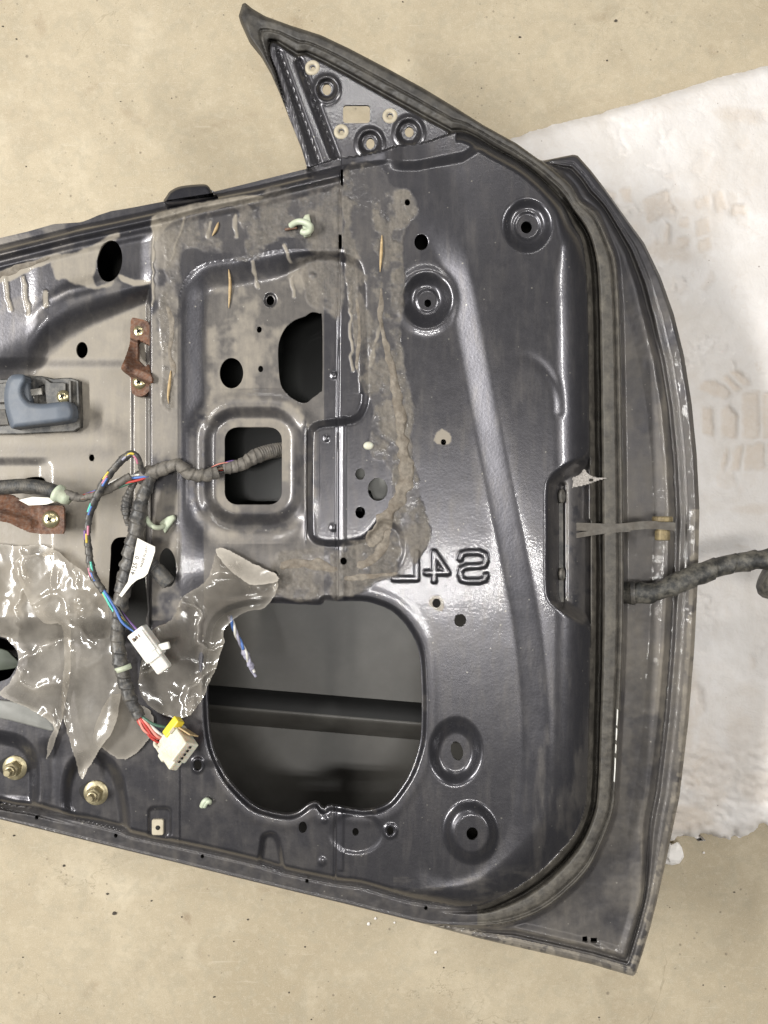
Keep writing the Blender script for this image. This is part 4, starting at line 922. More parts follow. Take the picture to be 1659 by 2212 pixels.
# door check strap with its pin
def strip(pts, w_mm, t_mm):     # flat bar standing on edge
    p = np.asarray(pts); p, _ = resample(cr(p, 6), 50); T = np.gradient(p, axis=0); T[:, 2] = 0; T /= np.linalg.norm(T, axis=1)[:, None]
    nrm = np.stack([-T[:, 1], T[:, 0], 0*T[:, 0]], 1)*t_mm*.0005; z = np.array([0, 0, w_mm*.001])
    V_ = np.stack([p+nrm, p-nrm, p-nrm-z, p+nrm-z], 1).reshape(-1, 3); F_ = []
    for i in range(len(p)-1):
        for j in range(4): F_.append([i*4+j, i*4+(j+1) % 4, (i+1)*4+(j+1) % 4, (i+1)*4+j])
    F_ += [[0, 1, 2, 3][::-1], [len(p)*4-4+j for j in range(4)]]
    return V_, F_
st = mk('check_strap', *strip([P(1200, 1142, -8), P(1224, 1138, -8), P(1262, 1138, -8), P(1330, 1140, -9), P(1400, 1134, -9), P(1459, 1138, -10)], 14, 6.6), M['strap'], door, smooth=False)
st['label'] = 'dusty two leaf check strap with brass coloured pin'
mk('leaf', *strip([P(1200, 1154, -8), P(1222, 1160, -8), P(1262, 1154, -8), P(1300, 1148, -9), P(1330, 1145, -9), P(1362, 1143, -9)], 14, 4.2), M['strap'], st, smooth=False)
pc = P(1431, 1139, -15)
mk('pin', *lathe(pc+np.array([0, -.0108, 0]), [(5.4, 0), (6.0, .6), (6.0, 8), (5.0, 8.2), (5.0, 15.5), (7.8, 15.5), (8.2, 16.2), (8.2, 19), (7.4, 19.8)], 24, axis=(0, 1, 0)), M['old_zinc'], st, smooth=False)
mk('roller', *lathe(P(1204, 1142, -14), [(7, 0), (7.4, 3), (5.8, 6), (2.5, 7.6)], 20, axis=(-.1, .8, .6)), M['grey_metal'], st)
for v0, sz in ((1072, 9), (1240, 8)):
    c = at(1210, v0, 2)
    pf = mk('plastic_fastener', *lathe(c, [(sz*.40, 0), (sz*.40, 2.6), (sz*.3, 3.4), (sz*.2, 1)], 16, axis=(.75, 0, .66), sy=1.6), M['housing'], door)
mk('gasket_plate', *prism([(1203, 1060), (1216, 1056), (1218, 1300), (1204, 1304)], float(hs(1210, 1180))+1.6, 2, .4), M['black'], door, smooth=False)
for k, (v0, v1) in enumerate(((1531, 1568), (1572, 1600), (1607, 1628), (1636, 1690))):
    uu = lambda v: 1334-.045*(v-1531)
    mk('paint_chip', *prism([(uu(v0)-1, v0), (uu(v0)+1.5, v0+3), (uu((v0+v1)/2)+1.8, (v0+v1)/2), (uu(v1)+1, v1), (uu(v1)-1, v1-2), (uu((v0+v1)/2)-1.0, (v0+v1)/2+4)], float(np.max(hs(np.full(9, uu(v0)), np.linspace(v0, v1, 9))))+.5, .8, .15), M['white'], door)
# plugs and clips
mk('plug', *lathe(at(796, 963, 0), [(4.4, 0), (4.2, 1.2), (2.8, 2.2), (1, 2.5)], 20, sx=1.0, sy=.8), M['cream'], door)
pp = MB()
pp.add(*tube(cr(P([436, 440, 446, 450], [1742, 1733, 1728, 1730], float(hs(443, 1733))+np.array([1.5, 3, 3, 0])), 6), .0022, 8))
pp.add(*tube(cr(P([441, 446, 452, 453], [1742, 1734, 1731, 1734], float(hs(443, 1733))+np.array([1.5, 3, 3, 0])), 6), .0020, 8))
pp.mk('plug', M['green'], door, True)
# square speed nut
sn_ = mk('speed_nut', *prism(rrect(328, 1770, 353, 1804, 4, 3), float(hs(341, 1786))+2.2, 2.6, .5), M['grommet'], door, smooth=False)
mk('screw_hole', *lathe(at(341, 1788, 2.3), [(2.0, 0), (2.0, .25)], 16), M['dark'], sn_)
# belt clips (pale green hooks)
hk = float(hs(655, 490))
hc = mk('hook_clip', *tube(cr(P([628, 640, 652, 664, 671, 670, 660, 652], [488, 480, 479, 483, 490, 498, 503, 500], hk+np.array([2, 6, 8, 9, 8, 6, 5, 4])), 6), .0026, 10), M['green'], door)
hc['label'] = 'pale green plastic hook clip near the belt line'
mk('stem', *prism([(652, 476), (659, 464), (668, 462), (671, 478), (673, 494), (670, 508), (656, 511), (655, 500)], hk+5, 5.5, 1), M['green'], hc, smooth=True)
mk('stub', *tube(cr(P([616, 628, 642], [496, 494, 492], hk+np.array([1.2, 2, 2])), 5), .0011, 8), M['rust'], hc)
hk = float(hs(352, 1130))
hc = mk('hook_clip', *tube(cr(P([316, 322, 332, 344, 352], [1118, 1130, 1138, 1140, 1136], hk+np.array([10, 12, 12, 9, 6])), 6), .0022, 10), M['green'], door)
hc['label'] = 'pale green plastic hook clip below the square opening'
mk('stem', *prism([(344, 1130), (352, 1122), (362, 1116), (374, 1112), (378, 1120), (370, 1132), (362, 1142), (356, 1152), (350, 1142)], hk+6, 6, 1), M['green'], hc, smooth=True)
# tan dried sealant beads
def bead(pts, r_u, name='sealant_bead', squash=.55, seed=1):
    p = cr(np.asarray(pts, float), 8); L = np.linalg.norm(np.diff(p, axis=0), axis=1).sum(); p, _ = resample(p, max(int(L/2.0), 8)); n = 14; m = len(p)
    T = np.gradient(p, axis=0); T /= np.linalg.norm(T, axis=1)[:, None]+1e-9; nr = np.stack([-T[:, 1], T[:, 0]], 1)
    s = np.linspace(-1, 1, n); rr = np.interp(np.linspace(0, 1, m), np.linspace(0, 1, len(r_u)), r_u) if hasattr(r_u, '__len__') else np.full(m, r_u)
    k = np.arange(m); tap = np.minimum(1, np.minimum(k, m-1-k)/4+.2)
    uu = np.zeros((m, n)); vv = np.zeros((m, n))
    wob = .55+.9*vnoise(k*2.0, 0*k, 16, seed); wob2 = .55+.9*vnoise(k*2.0, 0*k+50, 13, seed+1)
    off = np.where(s[None] < 0, wob[:, None], wob2[:, None])*s[None]*(rr*tap)[:, None]
    uu = p[:, :1]+nr[:, :1]*off; vv = p[:, 1:]+nr[:, 1:]*off
    prof = np.sqrt(np.clip(1-s**2, 0, 1))[None]*(rr*tap)[:, None]*MM*squash
    hh = hs(uu, vv)-.4+prof*(.35+1.25*fbm(uu, vv, 15, seed+4))+.25
    Vv = P(uu, vv, hh).reshape(-1, 3); ii = np.arange(m*n).reshape(m, n)
    Qv = np.stack([ii[:-1, :-1], ii[1:, :-1], ii[1:, 1:], ii[:-1, 1:]], -1).reshape(-1, 4)
    return mk(name, Vv, Qv, M['sealant'], door)
bead([(824, 620), (822, 690), (832, 740), (846, 790), (856, 850), (866, 900), (868, 950), (874, 990), (878, 1030), (868, 1070), (846, 1100), (826, 1130), (812, 1160), (796, 1180)], [3, 7, 5, 8, 8, 9, 11, 12, 13, 16, 14, 15, 18, 12], seed=3, squash=.35)
bead([(838, 1140), (830, 1175), (806, 1205), (770, 1225)], [8, 10, 9, 6], seed=9, squash=.25)
bead([(604, 1226), (650, 1216), (700, 1222), (730, 1232)], [8, 10, 11, 6], seed=13, squash=.25)
bead([(742, 1250), (780, 1246), (830, 1242), (862, 1238)], [5, 7, 5, 3], seed=17, squash=.3)
bead([(360, 660), (372, 700), (366, 760), (374, 800), (364, 840)], [4, 6, 4, 6, 4], seed=21, squash=.3)
bead([(-60, 600), (0, 592), (50, 576), (110, 555)], [7, 9, 6, 4], seed=25, squash=.25)
bead([(770, 640), (776, 720), (770, 800)], [3, 5, 4], seed=29, squash=.3)

# ------------------------------------------------------------- torn plastic film still stuck to the door
def film(pts, lift, seed, dsty, name='plastic_film', wr=1.0, lab=None, step=3.0, edge_lift=0):
    pts = cr(pts, 3, True); a = np.asarray(pts); gu, gv = np.meshgrid(np.arange(a[:, 0].min()-6, a[:, 0].max()+6, step), np.arange(a[:, 1].min()-6, a[:, 1].max()+6, step))
    sd = poly_sd(pts, gu+(vnoise(gu, gv, 11, seed+5)-.5)*3, gv+(vnoise(gu, gv, 11, seed+6)-.5)*3)
    gq = np.max([sd[:-1, :-1], sd[1:, :-1], sd[:-1, 1:], sd[1:, 1:]], 0) < step*.8
    gyb, gxb = np.gradient(sd, step); ms = sd > 0
    gu2 = np.where(ms, gu-np.clip(sd, 0, 4)*gxb, gu); gv2 = np.where(ms, gv-np.clip(sd, 0, 4)*gyb, gv)
    wx = gu+(fbm(gu, gv, 70, seed)-.5)*80; wy = gv+(fbm(gu, gv, 70, seed+1)-.5)*80
    rid = 1-np.abs(2*vnoise(wx, wy, 95, seed+2)-1)*1.5; rid2 = 1-np.abs(2*vnoise(wx*.7+wy*.5, wy*.5-wx*.3, 44, seed+3)-1)
    bas = hs(gu, gv, True)
    gh = bas+lift+wr*(2.6*np.clip((rid-.5)/.5, 0, 1)**2+.30*rid2**3+8*(fbm(gu, gv, 150, seed+8, 2)-.5))+edge_lift*np.exp(-np.maximum(-sd, 0)/14)
    gi = np.arange(gu.size).reshape(gu.shape); gQ = np.stack([gi[:-1, :-1], gi[1:, :-1], gi[1:, 1:], gi[:-1, 1:]], -1)[gq]
    ds = dsty*(.75+.6*(fbm(gu, gv, 60, seed+9)-.5))+.28*np.exp(-np.maximum(-sd, 0)/5)+.2*np.clip(rid, 0, 1)**3
    bV, bQ, at_ = compact(P(gu2, gv2, gh).reshape(-1, 3), gQ, atts={'dust': ds.ravel()})
    o = mk(name, bV, bQ, M['film'], door, True, at_)
    if lab: o['label'] = lab
    return o
film([(-70, 1185), (40, 1180), (92, 1178), (130, 1210), (150, 1320), (152, 1440), (142, 1520), (124, 1590), (101, 1640), (106, 1596), (114, 1566), (60, 1530), (0, 1502), (14, 1482), (32, 1456), (40, 1428), (36, 1404), (20, 1386), (0, 1374), (-70, 1366)], 2.5, 5, .40, lab='hazy torn plastic film round the lower left opening')
film([(30, 1212), (84, 1196), (119, 1188), (150, 1212), (198, 1250), (226, 1292), (243, 1330), (250, 1364), (262, 1430), (264, 1480), (258, 1520), (246, 1575), (222, 1610), (190, 1660), (176, 1684), (163, 1640), (143, 1575), (133, 1528), (138, 1440), (134, 1354), (100, 1348), (82, 1334), (62, 1300), (46, 1265)], 7, 21, .52, lab='pointed hanging flap of dusty clear plastic film', edge_lift=3)
film([(468, 1190), (480, 1184), (527, 1210), (570, 1230), (595, 1241), (600, 1267), (587, 1297), (567, 1315), (527, 1323), (504, 1340), (484, 1360), (484, 1386), (474, 1416), (466, 1444), (448, 1485), (436, 1512), (410, 1546), (369, 1550), (329, 1530), (300, 1490), (308, 1420), (329, 1360), (369, 1340), (394, 1291), (440, 1259), (456, 1231)], 3.5, 37, .28, lab='crinkled clear plastic film beside the speaker opening', wr=1.25, edge_lift=2)
fo = film([(466, 1190), (482, 1183), (530, 1209), (596, 1240), (599, 1256), (570, 1262), (540, 1262), (512, 1244), (486, 1222)], 9.5, 51, .80, wr=.5, lab='folded over dusty edge of the clear film')
film([(240, 1500), (300, 1520), (330, 1545), (320, 1600), (270, 1640), (225, 1620), (200, 1590)], 2.0, 61, .35, wr=.6)
mk('paper_tag', *prism([(40, 1080), (70, 1073), (152, 1077), (120, 1084), (100, 1090), (62, 1092)], 14, .6, .1), M['tagm'], door, smooth=False)
mk('lower_brace', *prism(cr([(-70, 1506), (0, 1512), (60, 1522), (108, 1546), (124, 1580), (60, 1566), (0, 1552), (-70, 1548)], 3, True), float(hs(40, 1540, True))+2.5, 3, 1.2), M['primer'], door, smooth=True)
# green disc seen in the lower left opening
mk('regulator_plate', *prism(cr([(-70, 1398), (4, 1402), (26, 1416), (42, 1436), (16, 1446), (-70, 1448)], 3, True), -20, 3, .5), mat_simple('green_grey_plastic', (.075, .088, .066), rough=.5, var=.1, scale=50), door)

# =================================================================== wiring harness
har = empty('wiring_harness', P(300, 1100, 10).tolist())
tag(har, 'taped wiring harness with two white connectors lying on the door', 'wiring harness')
def path(pts, m, rel=True):
    p = np.asarray(pts, float); c = cr(p, 10); c, L = resample(c, m)
    hh = c[:, 2]+(hs(c[:, 0], c[:, 1], True) if rel else 0)
    return P(c[:, 0], c[:, 1], hh), L
def spiral(m, n, r, turns, amp=.10, seed=1):
    i = np.arange(m)[:, None]; j = np.arange(n)[None]
    ph = (i*turns/m+j/n) % 1.0
    rr = (np.interp(np.linspace(0, 1, m), np.linspace(0, 1, len(r)), r) if hasattr(r, '__len__') else np.full(m, float(r)))[:, None]
    lump = .88+.24*vnoise(i*1.0+j*0, j*3.0+i*0, 7, seed)
    return rr*.001*(1-amp/2+amp*ph)*lump
def rings(m, n, r, count, amp=.10):
    i = np.arange(m)[:, None]; return np.repeat(r*.001*(1+amp*np.cos(2*math.pi*i*count/m)), n, 1)
# corrugated hose at the left
p_, L = path([(-70, 1054, 16), (0, 1053, 17), (50, 1050, 18), (90, 1054, 18), (128, 1066, 17)], 240, False)
mk('corrugated_hose', *tube(p_, rings(240, 14, 6.0, 60, .06), 14), M['conduit'], har)
c = P(126, 1066, 17); tdir = P(132, 1069, 17)-P(120, 1062, 17)
mk('hose_clip', *lathe(c-tdir*.3, [(6.2, 0), (7.8, 0), (7.8, 3.2), (6.4, 4.2), (6.0, 9), (4.5, 13)], 22, axis=tdir), M['green'], har)
p_, L = path([(132, 1069, 17), (150, 1070, 17), (175, 1076, 15), (200, 1072, 15)], 60, False)
mk('taped_run', *tube(p_, spiral(60, 12, [5.2, 4.0, 3.0, 2.6], 5, .12, 4), 12), M['tape_dusty'], har)
# loose wires between the hose and the junction
def wires(ends, cols, r=.95, name='wire', spread=3.0, seed=0, par=None):
    rg = random.Random(seed)
    for k, cname in enumerate(cols):
        pts = []
        for i, (u, v, hh) in enumerate(ends):
            ph = 2*math.pi*k/len(cols)+i*.9; sp = spread*(.4+.6*math.sin(math.pi*i/(len(ends)-1))) if len(ends) > 2 else spread
            pts.append((u+math.cos(ph)*sp/MM+rg.uniform(-1, 1), v+math.sin(ph)*sp/MM+rg.uniform(-1, 1), hh+math.sin(ph+1)*1.6))
        p_, L = path(pts, 34, False); mk(name, *tube(p_, r*.001, 8), M['w_'+cname], par or har)
wires([(170, 1076, 15), (215, 1064, 16), (255, 1045, 17), (300, 1030, 17), (318, 1026, 16)], ['wblack', 'brown', 'navy', 'wwhite', 'blue2', 'red', 'dgreen'], 1.05, spread=3.4, seed=2)
p_, L = path([(188, 1074, 16), (225, 1062, 18), (262, 1040, 19), (282, 1028, 18)], 60, False)
mk('taped_run', *tube(p_, spiral(60, 12, [2.8, 3.2, 3.6, 3.4], 6, .16, 6), 12), M['tape_dusty'], har)
# main run to the square opening
p_, L = path([(300, 1034, 12), (322, 1022, 14), (350, 1014, 14), (378, 1004, 13), (392, 1008, 12), (408, 1022, 9), (440, 1027, 5), (470, 1020, 0)], 130, False)
mk('taped_run', *tube(p_, spiral(130, 16, [5.4, 6.0, 5.6, 5.0, 5.6, 5.4, 5.0], 9, .16, 8), 16), M['tape_dusty'], har)
wires([(446, 1022, 2), (474, 1012, -2), (502, 1006, -6), (520, 1000, -9)], ['wblack', 'red', 'wwhite', 'purple', 'salmon', 'wblack', 'brown'], 1.15, spread=3.6, seed=5)
p_, L = path([(482, 1014, -3), (520, 1004, -9), (552, 986, -15), (582, 976, -22), (612, 971, -29), (640, 968, -34)], 200, False)
rr_ = rings(200, 16, 6.3, 34, .07); kk = np.linspace(0, 1, 200)[:, None]
mk('corrugated_hose', *tube(p_, np.where(kk < .5, spiral(200, 16, [4.6, 5.4, 6.2, 6.6, 6.6, 6.6], 12, .13, 3), rr_), 16), M['tape_dusty'], har)
# main branch going down
p_, L = path([(326, 1024, 13), (318, 1050, 15), (305, 1085, 16), (298, 1120, 17), (290, 1165, 17), (278, 1220, 17), (266, 1275, 17), (257, 1330, 17), (254, 1380, 17), (260, 1430, 18), (270, 1475, 18), (286, 1520, 18), (303, 1550, 18)], 320, False)
mk('taped_branch', *tube(p_, spiral(320, 18, [5.0, 5.2, 6.2, 6.6, 6.9, 6.9, 6.4, 5.6, 5.6, 6.0, 5.4, 5.2, 4.6], 21, .20, 10), 18), M['tape'], har)
p_, L = path([(292, 1040, 12), (280, 1062, 13), (273, 1090, 14), (274, 1115, 14), (278, 1135, 13)], 90, False)
mk('short_branch', *tube(p_, spiral(90, 12, [2.2, 2.8, 4.2, 4.4, 3.2, 2.4], 12, .2, 13), 12), M['tape'], har)
# cable tie
c = P(266, 1443, 18); tdir = P(270, 1456, 18)-P(262, 1430, 18)
mk('cable_tie', *lathe(c-tdir*.18, [(5.4, 0), (6.7, 0), (6.7, 4.2), (5.4, 4.2)], 20, axis=tdir), M['green'], har)
# thin looping branch
p_, L = path([(318, 1030, 15), (306, 1012, 22), (300, 992, 27), (287, 980, 29), (270, 988, 29), (250, 1008, 28), (226, 1040, 26), (206, 1080, 24), (193, 1115, 22), (189, 1150, 21), (192, 1195, 20), (200, 1238, 20), (212, 1262, 20), (224, 1278, 20)], 240, False)
mk('looped_branch', *tube(p_, spiral(240, 10, [2.2, 2.4, 3.2, 3.0, 3.2, 3.4, 2.8, 2.8, 3.2, 3.2, 2.8], 22, .22, 17), 10), M['tape'], har)
for k, (i0, cn) in enumerate(((20, 'pink'), (34, 'yel'), (42, 'lilac'), (74, 'yel'), (80, 'pink'), (84, 'blue2'), (120, 'teal'), (124, 'blue2'), (150, 'pink'), (156, 'purple'), (160, 'yel'), (196, 'teal'), (204, 'pink'), (210, 'blue2'))):
    seg = p_[i0:i0+13].copy(); seg[:, 2] += .0024; seg[:, 0] += (k % 3-1)*.0013
    mk('wire', *tube(seg, .0010, 7), M['w_'+cn], har)
wires([(222, 1276, 20), (244, 1306, 21), (268, 1340, 22), (300, 1368, 20)], ['blue2', 'teal', 'yel', 'purple', 'wblack'], 1.15, spread=2.6, seed=9)
# connector 1 (white, elongated)
def conn1():
    a = P(296, 1362, 19); b = P(357, 1446, 19); ax = b-a; ax /= np.linalg.norm(ax); sd_ = np.cross(np.array([0, 0, 1.0]), ax); mid = (a+b)/2
    L = np.linalg.norm(b-a)*1000
    c = mk('connector', *obox(mid+ax*(-.006), (L*.72, 16, 12), ax, sd_, 1.4), M['white'], har, smooth=False); c['label'] = 'long white connector under the coloured wires'
    mk('nose', *obox(mid+ax*L*.00031-sd_*.0005, (L*.42, 12.5, 10), ax, sd_, 2.2), M['white'], c, smooth=False)
    mk('ridge', *obox(mid+ax*(-.008)+np.array([0, 0, .0058])+sd_*.004, (L*.5, 4.5, 3), ax, sd_, .7), M['white'], c, smooth=False)
    mk('latch', *obox(mid+ax*.0035+sd_*.0095+np.array([0, 0, .002]), (13, 6, 4), ax*.4+sd_, -ax+sd_*.4, 1.0), M['white'], c, smooth=False)
    mk('latch', *obox(mid+ax*.004+np.array([0, 0, .0055]), (9, 11, 2.4), ax, sd_, .7), M['white'], c, smooth=False)
    m = MB()
    for k in range(4): m.add(*obox(mid-ax*(L*.00038)+sd_*(.0045-.003*k)+np.array([0, 0, .0058]), (2.4, 1.6, 1.2), ax, sd_, 0))
    m.mk('cavity', M['w_brown'], c)
    mk('keyhole', *obox(mid-ax*.0145-sd_*.004+np.array([0, 0, .0058]), (2.2, 2.8, .8), ax, sd_, 0), M['dark'], c)
conn1()
# connector 2 (cream block with yellow lock)
wires([(298, 1546, 18), (312, 1566, 20), (334, 1584, 20), (362, 1594, 18)], ['red', 'salmon', 'red', 'navy', 'wwhite', 'salmon'], 1.25, spread=3.4, seed=14)
wires([(304, 1548, 18), (330, 1564, 20), (362, 1572, 18)], ['dgreen'], 1.3, spread=.5, seed=15)
wires([(300, 1552, 17), (322, 1588, 18), (352, 1606, 16)], ['red', 'navy'], 1.2, spread=1.5, seed=16)
def conn2():
    a = P(356, 1578, 20); b = P(414, 1624, 20); ax = b-a; ax /= np.linalg.norm(ax); sd_ = np.cross(np.array([0, 0, 1.0]), ax); sd_ /= np.linalg.norm(sd_); mid = (a+b)/2+sd_*.002; mid[2] += .006; ax = ax*.80+np.array([0, 0, .60]); ax /= np.linalg.norm(ax)
    c = mk('connector', *obox(mid+ax*.002, (25, 19, 15), ax, sd_, 1.1), M['cream'], har, smooth=False); c['label'] = 'cream block connector with yellow lock on red wires'
    mk('lock', *obox(mid-ax*.0125+sd_*.0065+np.array([0, 0, .0065]), (7.5, 17, 8), ax, sd_, 1.0), M['yellow'], c, smooth=False)
    mk('lock_tongue', *obox(mid-ax*.0118+sd_*.006+np.array([0, 0, .0108]), (4, 5.5, 1.2), ax, sd_, .3), M['grommet'], c, smooth=False)
    mk('housing', *obox(mid+ax*.001-sd_*.0145-np.array([0, 0, .003]), (27, 8.5, 9), ax, sd_, 1.3), M['cream'], c, smooth=False)
    q = mid-ax*.011-sd_*.013
    loop = np.array([q-ax*.001+sd_*.004, q-ax*.007+sd_*.004, q-ax*.009, q-ax*.0065-sd_*.004, q-ax*.0005-sd_*.003]); loop[:, 2] += .002
    mk('latch_loop', *tube(cr(loop, 6), .0017, 8), M['cream'], c)
    mk('wing', *obox(mid-ax*.002-sd_*.019-np.array([0, 0, .004]), (9, 6, 7), ax, sd_, 1.8), M['cream'], c, smooth=False)
    m = MB(); e = mid+ax*.0146
    for i in range(5):
        for j in range(2): m.add(*obox(e+sd_*(.0072-.0036*i)+np.array([0, 0, .003-.006*j]), (.8, 1.9, 1.9), ax, sd_, 0))
    m.mk('terminal_cavity', M['dark'], c)
    mk('tape_scrap', *obox(mid+ax*.003+sd_*.0125+np.array([0, 0, .001]), (15, 1.2, 10), ax*.8+sd_*.25, sd_, .2), M['wood'], c, smooth=False)
conn2()
# label strip on the branch
tg = [(297, 1162), (316, 1172), (335, 1181), (335, 1191), (327, 1216), (319, 1239), (311, 1247), (296, 1253), (284, 1263), (263, 1290), (257, 1286), (276, 1257), (280, 1240), (287, 1215), (292, 1185)]
tp = prism(tg, 27, .5, .1)
tgo = mk('label_strip', *tp, M['tagm'], har, smooth=False); tgo['label'] = 'white paper label strip with printed number'
def textmesh(txt, u, v, hh, size_mm, ang, mat, parent, name):
    cu_ = bpy.data.curves.new('t', 'FONT'); cu_.body = txt; cu_.size = size_mm*.001; cu_.resolution_u = 2; cu_.extrude = .00005
    ob = bpy.data.objects.new('t', cu_); link(ob); dg = bpy.context.evaluated_depsgraph_get(); me = bpy.data.meshes.new_from_object(ob.evaluated_get(dg))
    bpy.data.objects.remove(ob)
    c = P(u, v, hh); ca, sa = math.cos(ang), math.sin(ang)
    vv2 = np.array([q_.co[:] for q_ in me.vertices]); Vw = np.stack([c[0]+vv2[:, 0]*ca-vv2[:, 1]*sa, c[1]+vv2[:, 0]*sa+vv2[:, 1]*ca, c[2]+vv2[:, 2]], 1)
    return mk(name, Vw, [list(p_.vertices) for p_ in me.polygons], mat, parent, False)
textmesh('MADE IN JAPAN', 307, 1226, 27.25, 2.9, math.radians(73), M['ink'], tgo, 'small_print')
textmesh('4125  0', 290, 1243, 27.25, 5.2, math.radians(74), M['ink'], tgo, 'printed_number')
# corrugated stub with a closed end
p_, L = path([(312, 1205, 18), (328, 1220, 17), (346, 1240, 15), (366, 1262, 12)], 110, False)
rr_ = rings(110, 16, 5.9, 14, .08); kk = np.linspace(0, 1, 110)[:, None]; rr_ = np.where(kk > .45, .0064*np.ones((110, 16))*(1+.05*np.cos(np.arange(16)*math.pi)[None]*np.cos(kk*70)), rr_)
rr_[-6:] *= np.linspace(1, .72, 6)[:, None]
mk('conduit_stub', *tube(p_, rr_, 16), M['conduit'], har)

# blue wire pair hanging in the speaker opening
tw = empty('twisted_wires', P(500, 1345, -6).tolist()); tag(tw, 'frayed blue and grey twisted wires hanging into the speaker opening', 'wires')
t_ = np.linspace(0, 1, 60); bu = np.interp(t_, [0, .3, .6, 1], [496, 511, 533, 551]); bvv = np.interp(t_, [0, .3, .6, 1], [1330, 1372, 1415, 1463]); bh = np.interp(t_, [0, 1], [-4, -24])
for k, (cn, t1_) in enumerate((('blue2', .52), ('lilac', 1.0), ('wwhite', .92))):
    m_ = t_ <= t1_; ph = t_*16+k*2.1
    pth = P(bu[m_]+2.6*np.cos(ph[m_]), bvv[m_]+1.2*np.sin(ph[m_]), bh[m_]+1.6*np.sin(ph[m_]))
    mk('wire', *tube(pth, .00125, 8), M['w_'+cn], tw)
mk('frayed_sleeve', *tube(P(np.linspace(524, 545, 30), np.linspace(1398, 1445, 30), np.linspace(-14, -21, 30)), spiral(30, 10, [1.6, 2.8, 3.0, 1.8, 2.9, 2.0], 4, .4, 5), 10), M['w_lilac'], tw)

# cable leaving the hinge side
cb = empty('rubber_cable', P(1500, 1260, -35).tolist()); tag(cb, 'dusty black taped cable leaving the hinge edge over the foam', 'cable')
p_, L = path([(1325, 1275, -38), (1350, 1280, -34), (1380, 1281, -29), (1415, 1278, -26), (1450, 1266, -24), (1500, 1244, -26), (1560, 1222, -29), (1610, 1213, -31), (1650, 1208, -32), (1700, 1200, -33)], 170, False)
mk('taped_cable', *tube(p_, spiral(170, 18, [9.8, 9.4, 8.4, 8.0, 8.8, 9.2, 8.6, 7.8, 8.2, 8.6, 8.6], 9, .12, 23), 18), M['cable'], cb)
p_, L = path([(1362, 1281, -30), (1372, 1281, -29)], 8, False)
mk('tape_ridge', *tube(p_, .0102, 18), M['tape'], cb)
c = P(1668, 1250, -30)
bt = mk('rubber_boot', *lathe(c, [(8, -7), (13, -7), (16.5, -4), (17.6, 0), (17.0, 4), (14.5, 5), (14.2, 7), (17.0, 8), (17.4, 12), (14.5, 14), (14, 26)], 40, axis=(.88, -.42, .22)), M['cable'], cb)

# cobweb in the strap recess
wp = [(1226, 1040), (1236, 1032), (1252, 1026), (1258, 1018), (1262, 1012), (1267, 1020), (1276, 1028), (1290, 1032), (1314, 1032), (1296, 1036), (1284, 1040), (1270, 1046), (1252, 1050), (1236, 1053), (1230, 1046)]
gu, gv = np.meshgrid(np.arange(1222, 1316, 2.0), np.arange(1008, 1056, 2.0)); sd = np.maximum(poly_sd(wp, gu, gv), -(np.sqrt(((gu-1277)/6)**2+((gv-1037)/4)**2)-1)*4)
gq = np.max([sd[:-1, :-1], sd[1:, :-1], sd[:-1, 1:], sd[1:, 1:]], 0) < 1.5
gi = np.arange(gu.size).reshape(gu.shape); gQ = np.stack([gi[:-1, :-1], gi[1:, :-1], gi[1:, 1:], gi[:-1, 1:]], -1)[gq]
bV, bQ, _ = compact(P(gu, gv, -6+(fbm(gu, gv, 14, 3)-.5)*4).reshape(-1, 3), gQ)
tag(mk('cobweb', bV, bQ, M['web'], origin=P(1260, 1035, -10)), 'grey cobweb stretched above the check strap', 'cobweb')

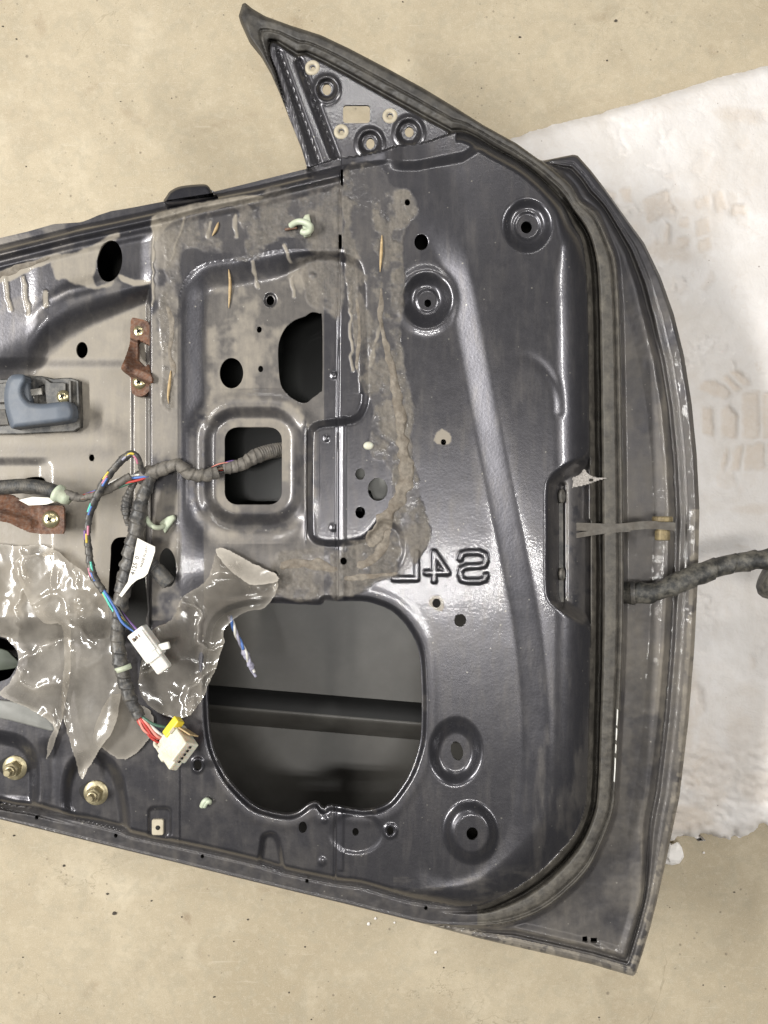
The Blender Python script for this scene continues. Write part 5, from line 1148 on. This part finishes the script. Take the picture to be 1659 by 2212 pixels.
# wood splinters
for k, (pts, lab) in enumerate((([(825, 508), (824, 540), (822, 570), (821, 588)], 'straw coloured wood splinter on the sealant right of the seam'), ([(494, 582), (497, 610), (496, 640), (494, 666)], 'thin pale wood splinter on the pocket edge above two small holes'),
                                  ([(369, 800), (366, 830), (363, 855), (364, 872)], 'ragged wood splinter on the strip beside the rusty bracket'), ([(472, 480), (466, 496), (458, 510)], 'short brown wood splinter below the belt line'))):
    p_, L = path([(u, v, 1.0) for u, v in pts], 24); rr_ = np.interp(np.linspace(0, 1, 24), [0, .15, .5, .8, 1], [.3, 1.0, 1.4, .9, .2])*.001
    tag(mk('wood_splinter', *tube(p_, rr_, 7), M['wood'], origin=p_[12]), lab, 'splinter', 'wood splinters')

# foam crumb by the lower edge, grit
def rock(c, r, seed, flat=.7):
    import bmesh
    bm = bmesh.new(); bmesh.ops.create_icosphere(bm, subdivisions=2, radius=1); rg = np.random.default_rng(seed)
    V_ = np.array([v.co[:] for v in bm.verts]); F_ = [[v.index for v in f.verts] for f in bm.faces]; bm.free()
    V_ = V_*(1+.22*(rg.random((len(V_), 1))-.5)*2); V_[:, 2] *= flat; V_ *= np.array(r)*.001
    return V_+np.asarray(c), F_
c = PZ(1452, 1842, .006)
tag(mk('foam_crumb', *rock(c, (11, 12, 8), 5, .8), M['crumb'], smooth=False, origin=c), 'white foam crumb on the floor beside the door edge', 'foam crumb')
m = MB(); rg = random.Random(4)
for k in range(110):
    u = rg.uniform(-40, 1700); v = rg.uniform(-20, 2230)
    if poly_sd(OUTs, np.array([[u]], float), np.array([[v]], float))[0, 0] < 8 or poly_sd(fpoly, np.array([[u]], float), np.array([[v]], float))[0, 0] < 10: continue
    s = rg.uniform(.35, .95)*(1.6 if rg.random() < .12 else 1)
    m.add(*rock(PZ(u, v, .0004), (s*rg.uniform(.8, 1.8), s, s*.6), k))
for u, v, s in ((247, 1973, 2.2), (232, 1931, 1.4), (138, 1870, 1.4), (30, 1805, 1.2), (1110, 1953, 1.2), (1330, 45, 1.6)):
    m.add(*rock(PZ(u, v, .0006), (s, s*.8, s*.7), int(u)))
tag(m.mk('grit', M['grit'], None, False), 'tiny dark grit scattered on the concrete', None, None, 'stuff')
m = MB()
for u, v, s in ((796, 1996, 1.6), (811, 1984, 1.4), (852, 1993, 1.0), (941, 2057, 1.4), (1470, 1800, 1.6), (1440, 1792, 1.4), (1520, 1842, 1.2), (1446, 1826, 2)):
    m.add(*rock(PZ(u, v, .0008), (s, s, s*.8), int(u)))
tag(m.mk('foam_beads', M['crumb'], None, False), 'loose white foam beads on the concrete', None, None, 'stuff')
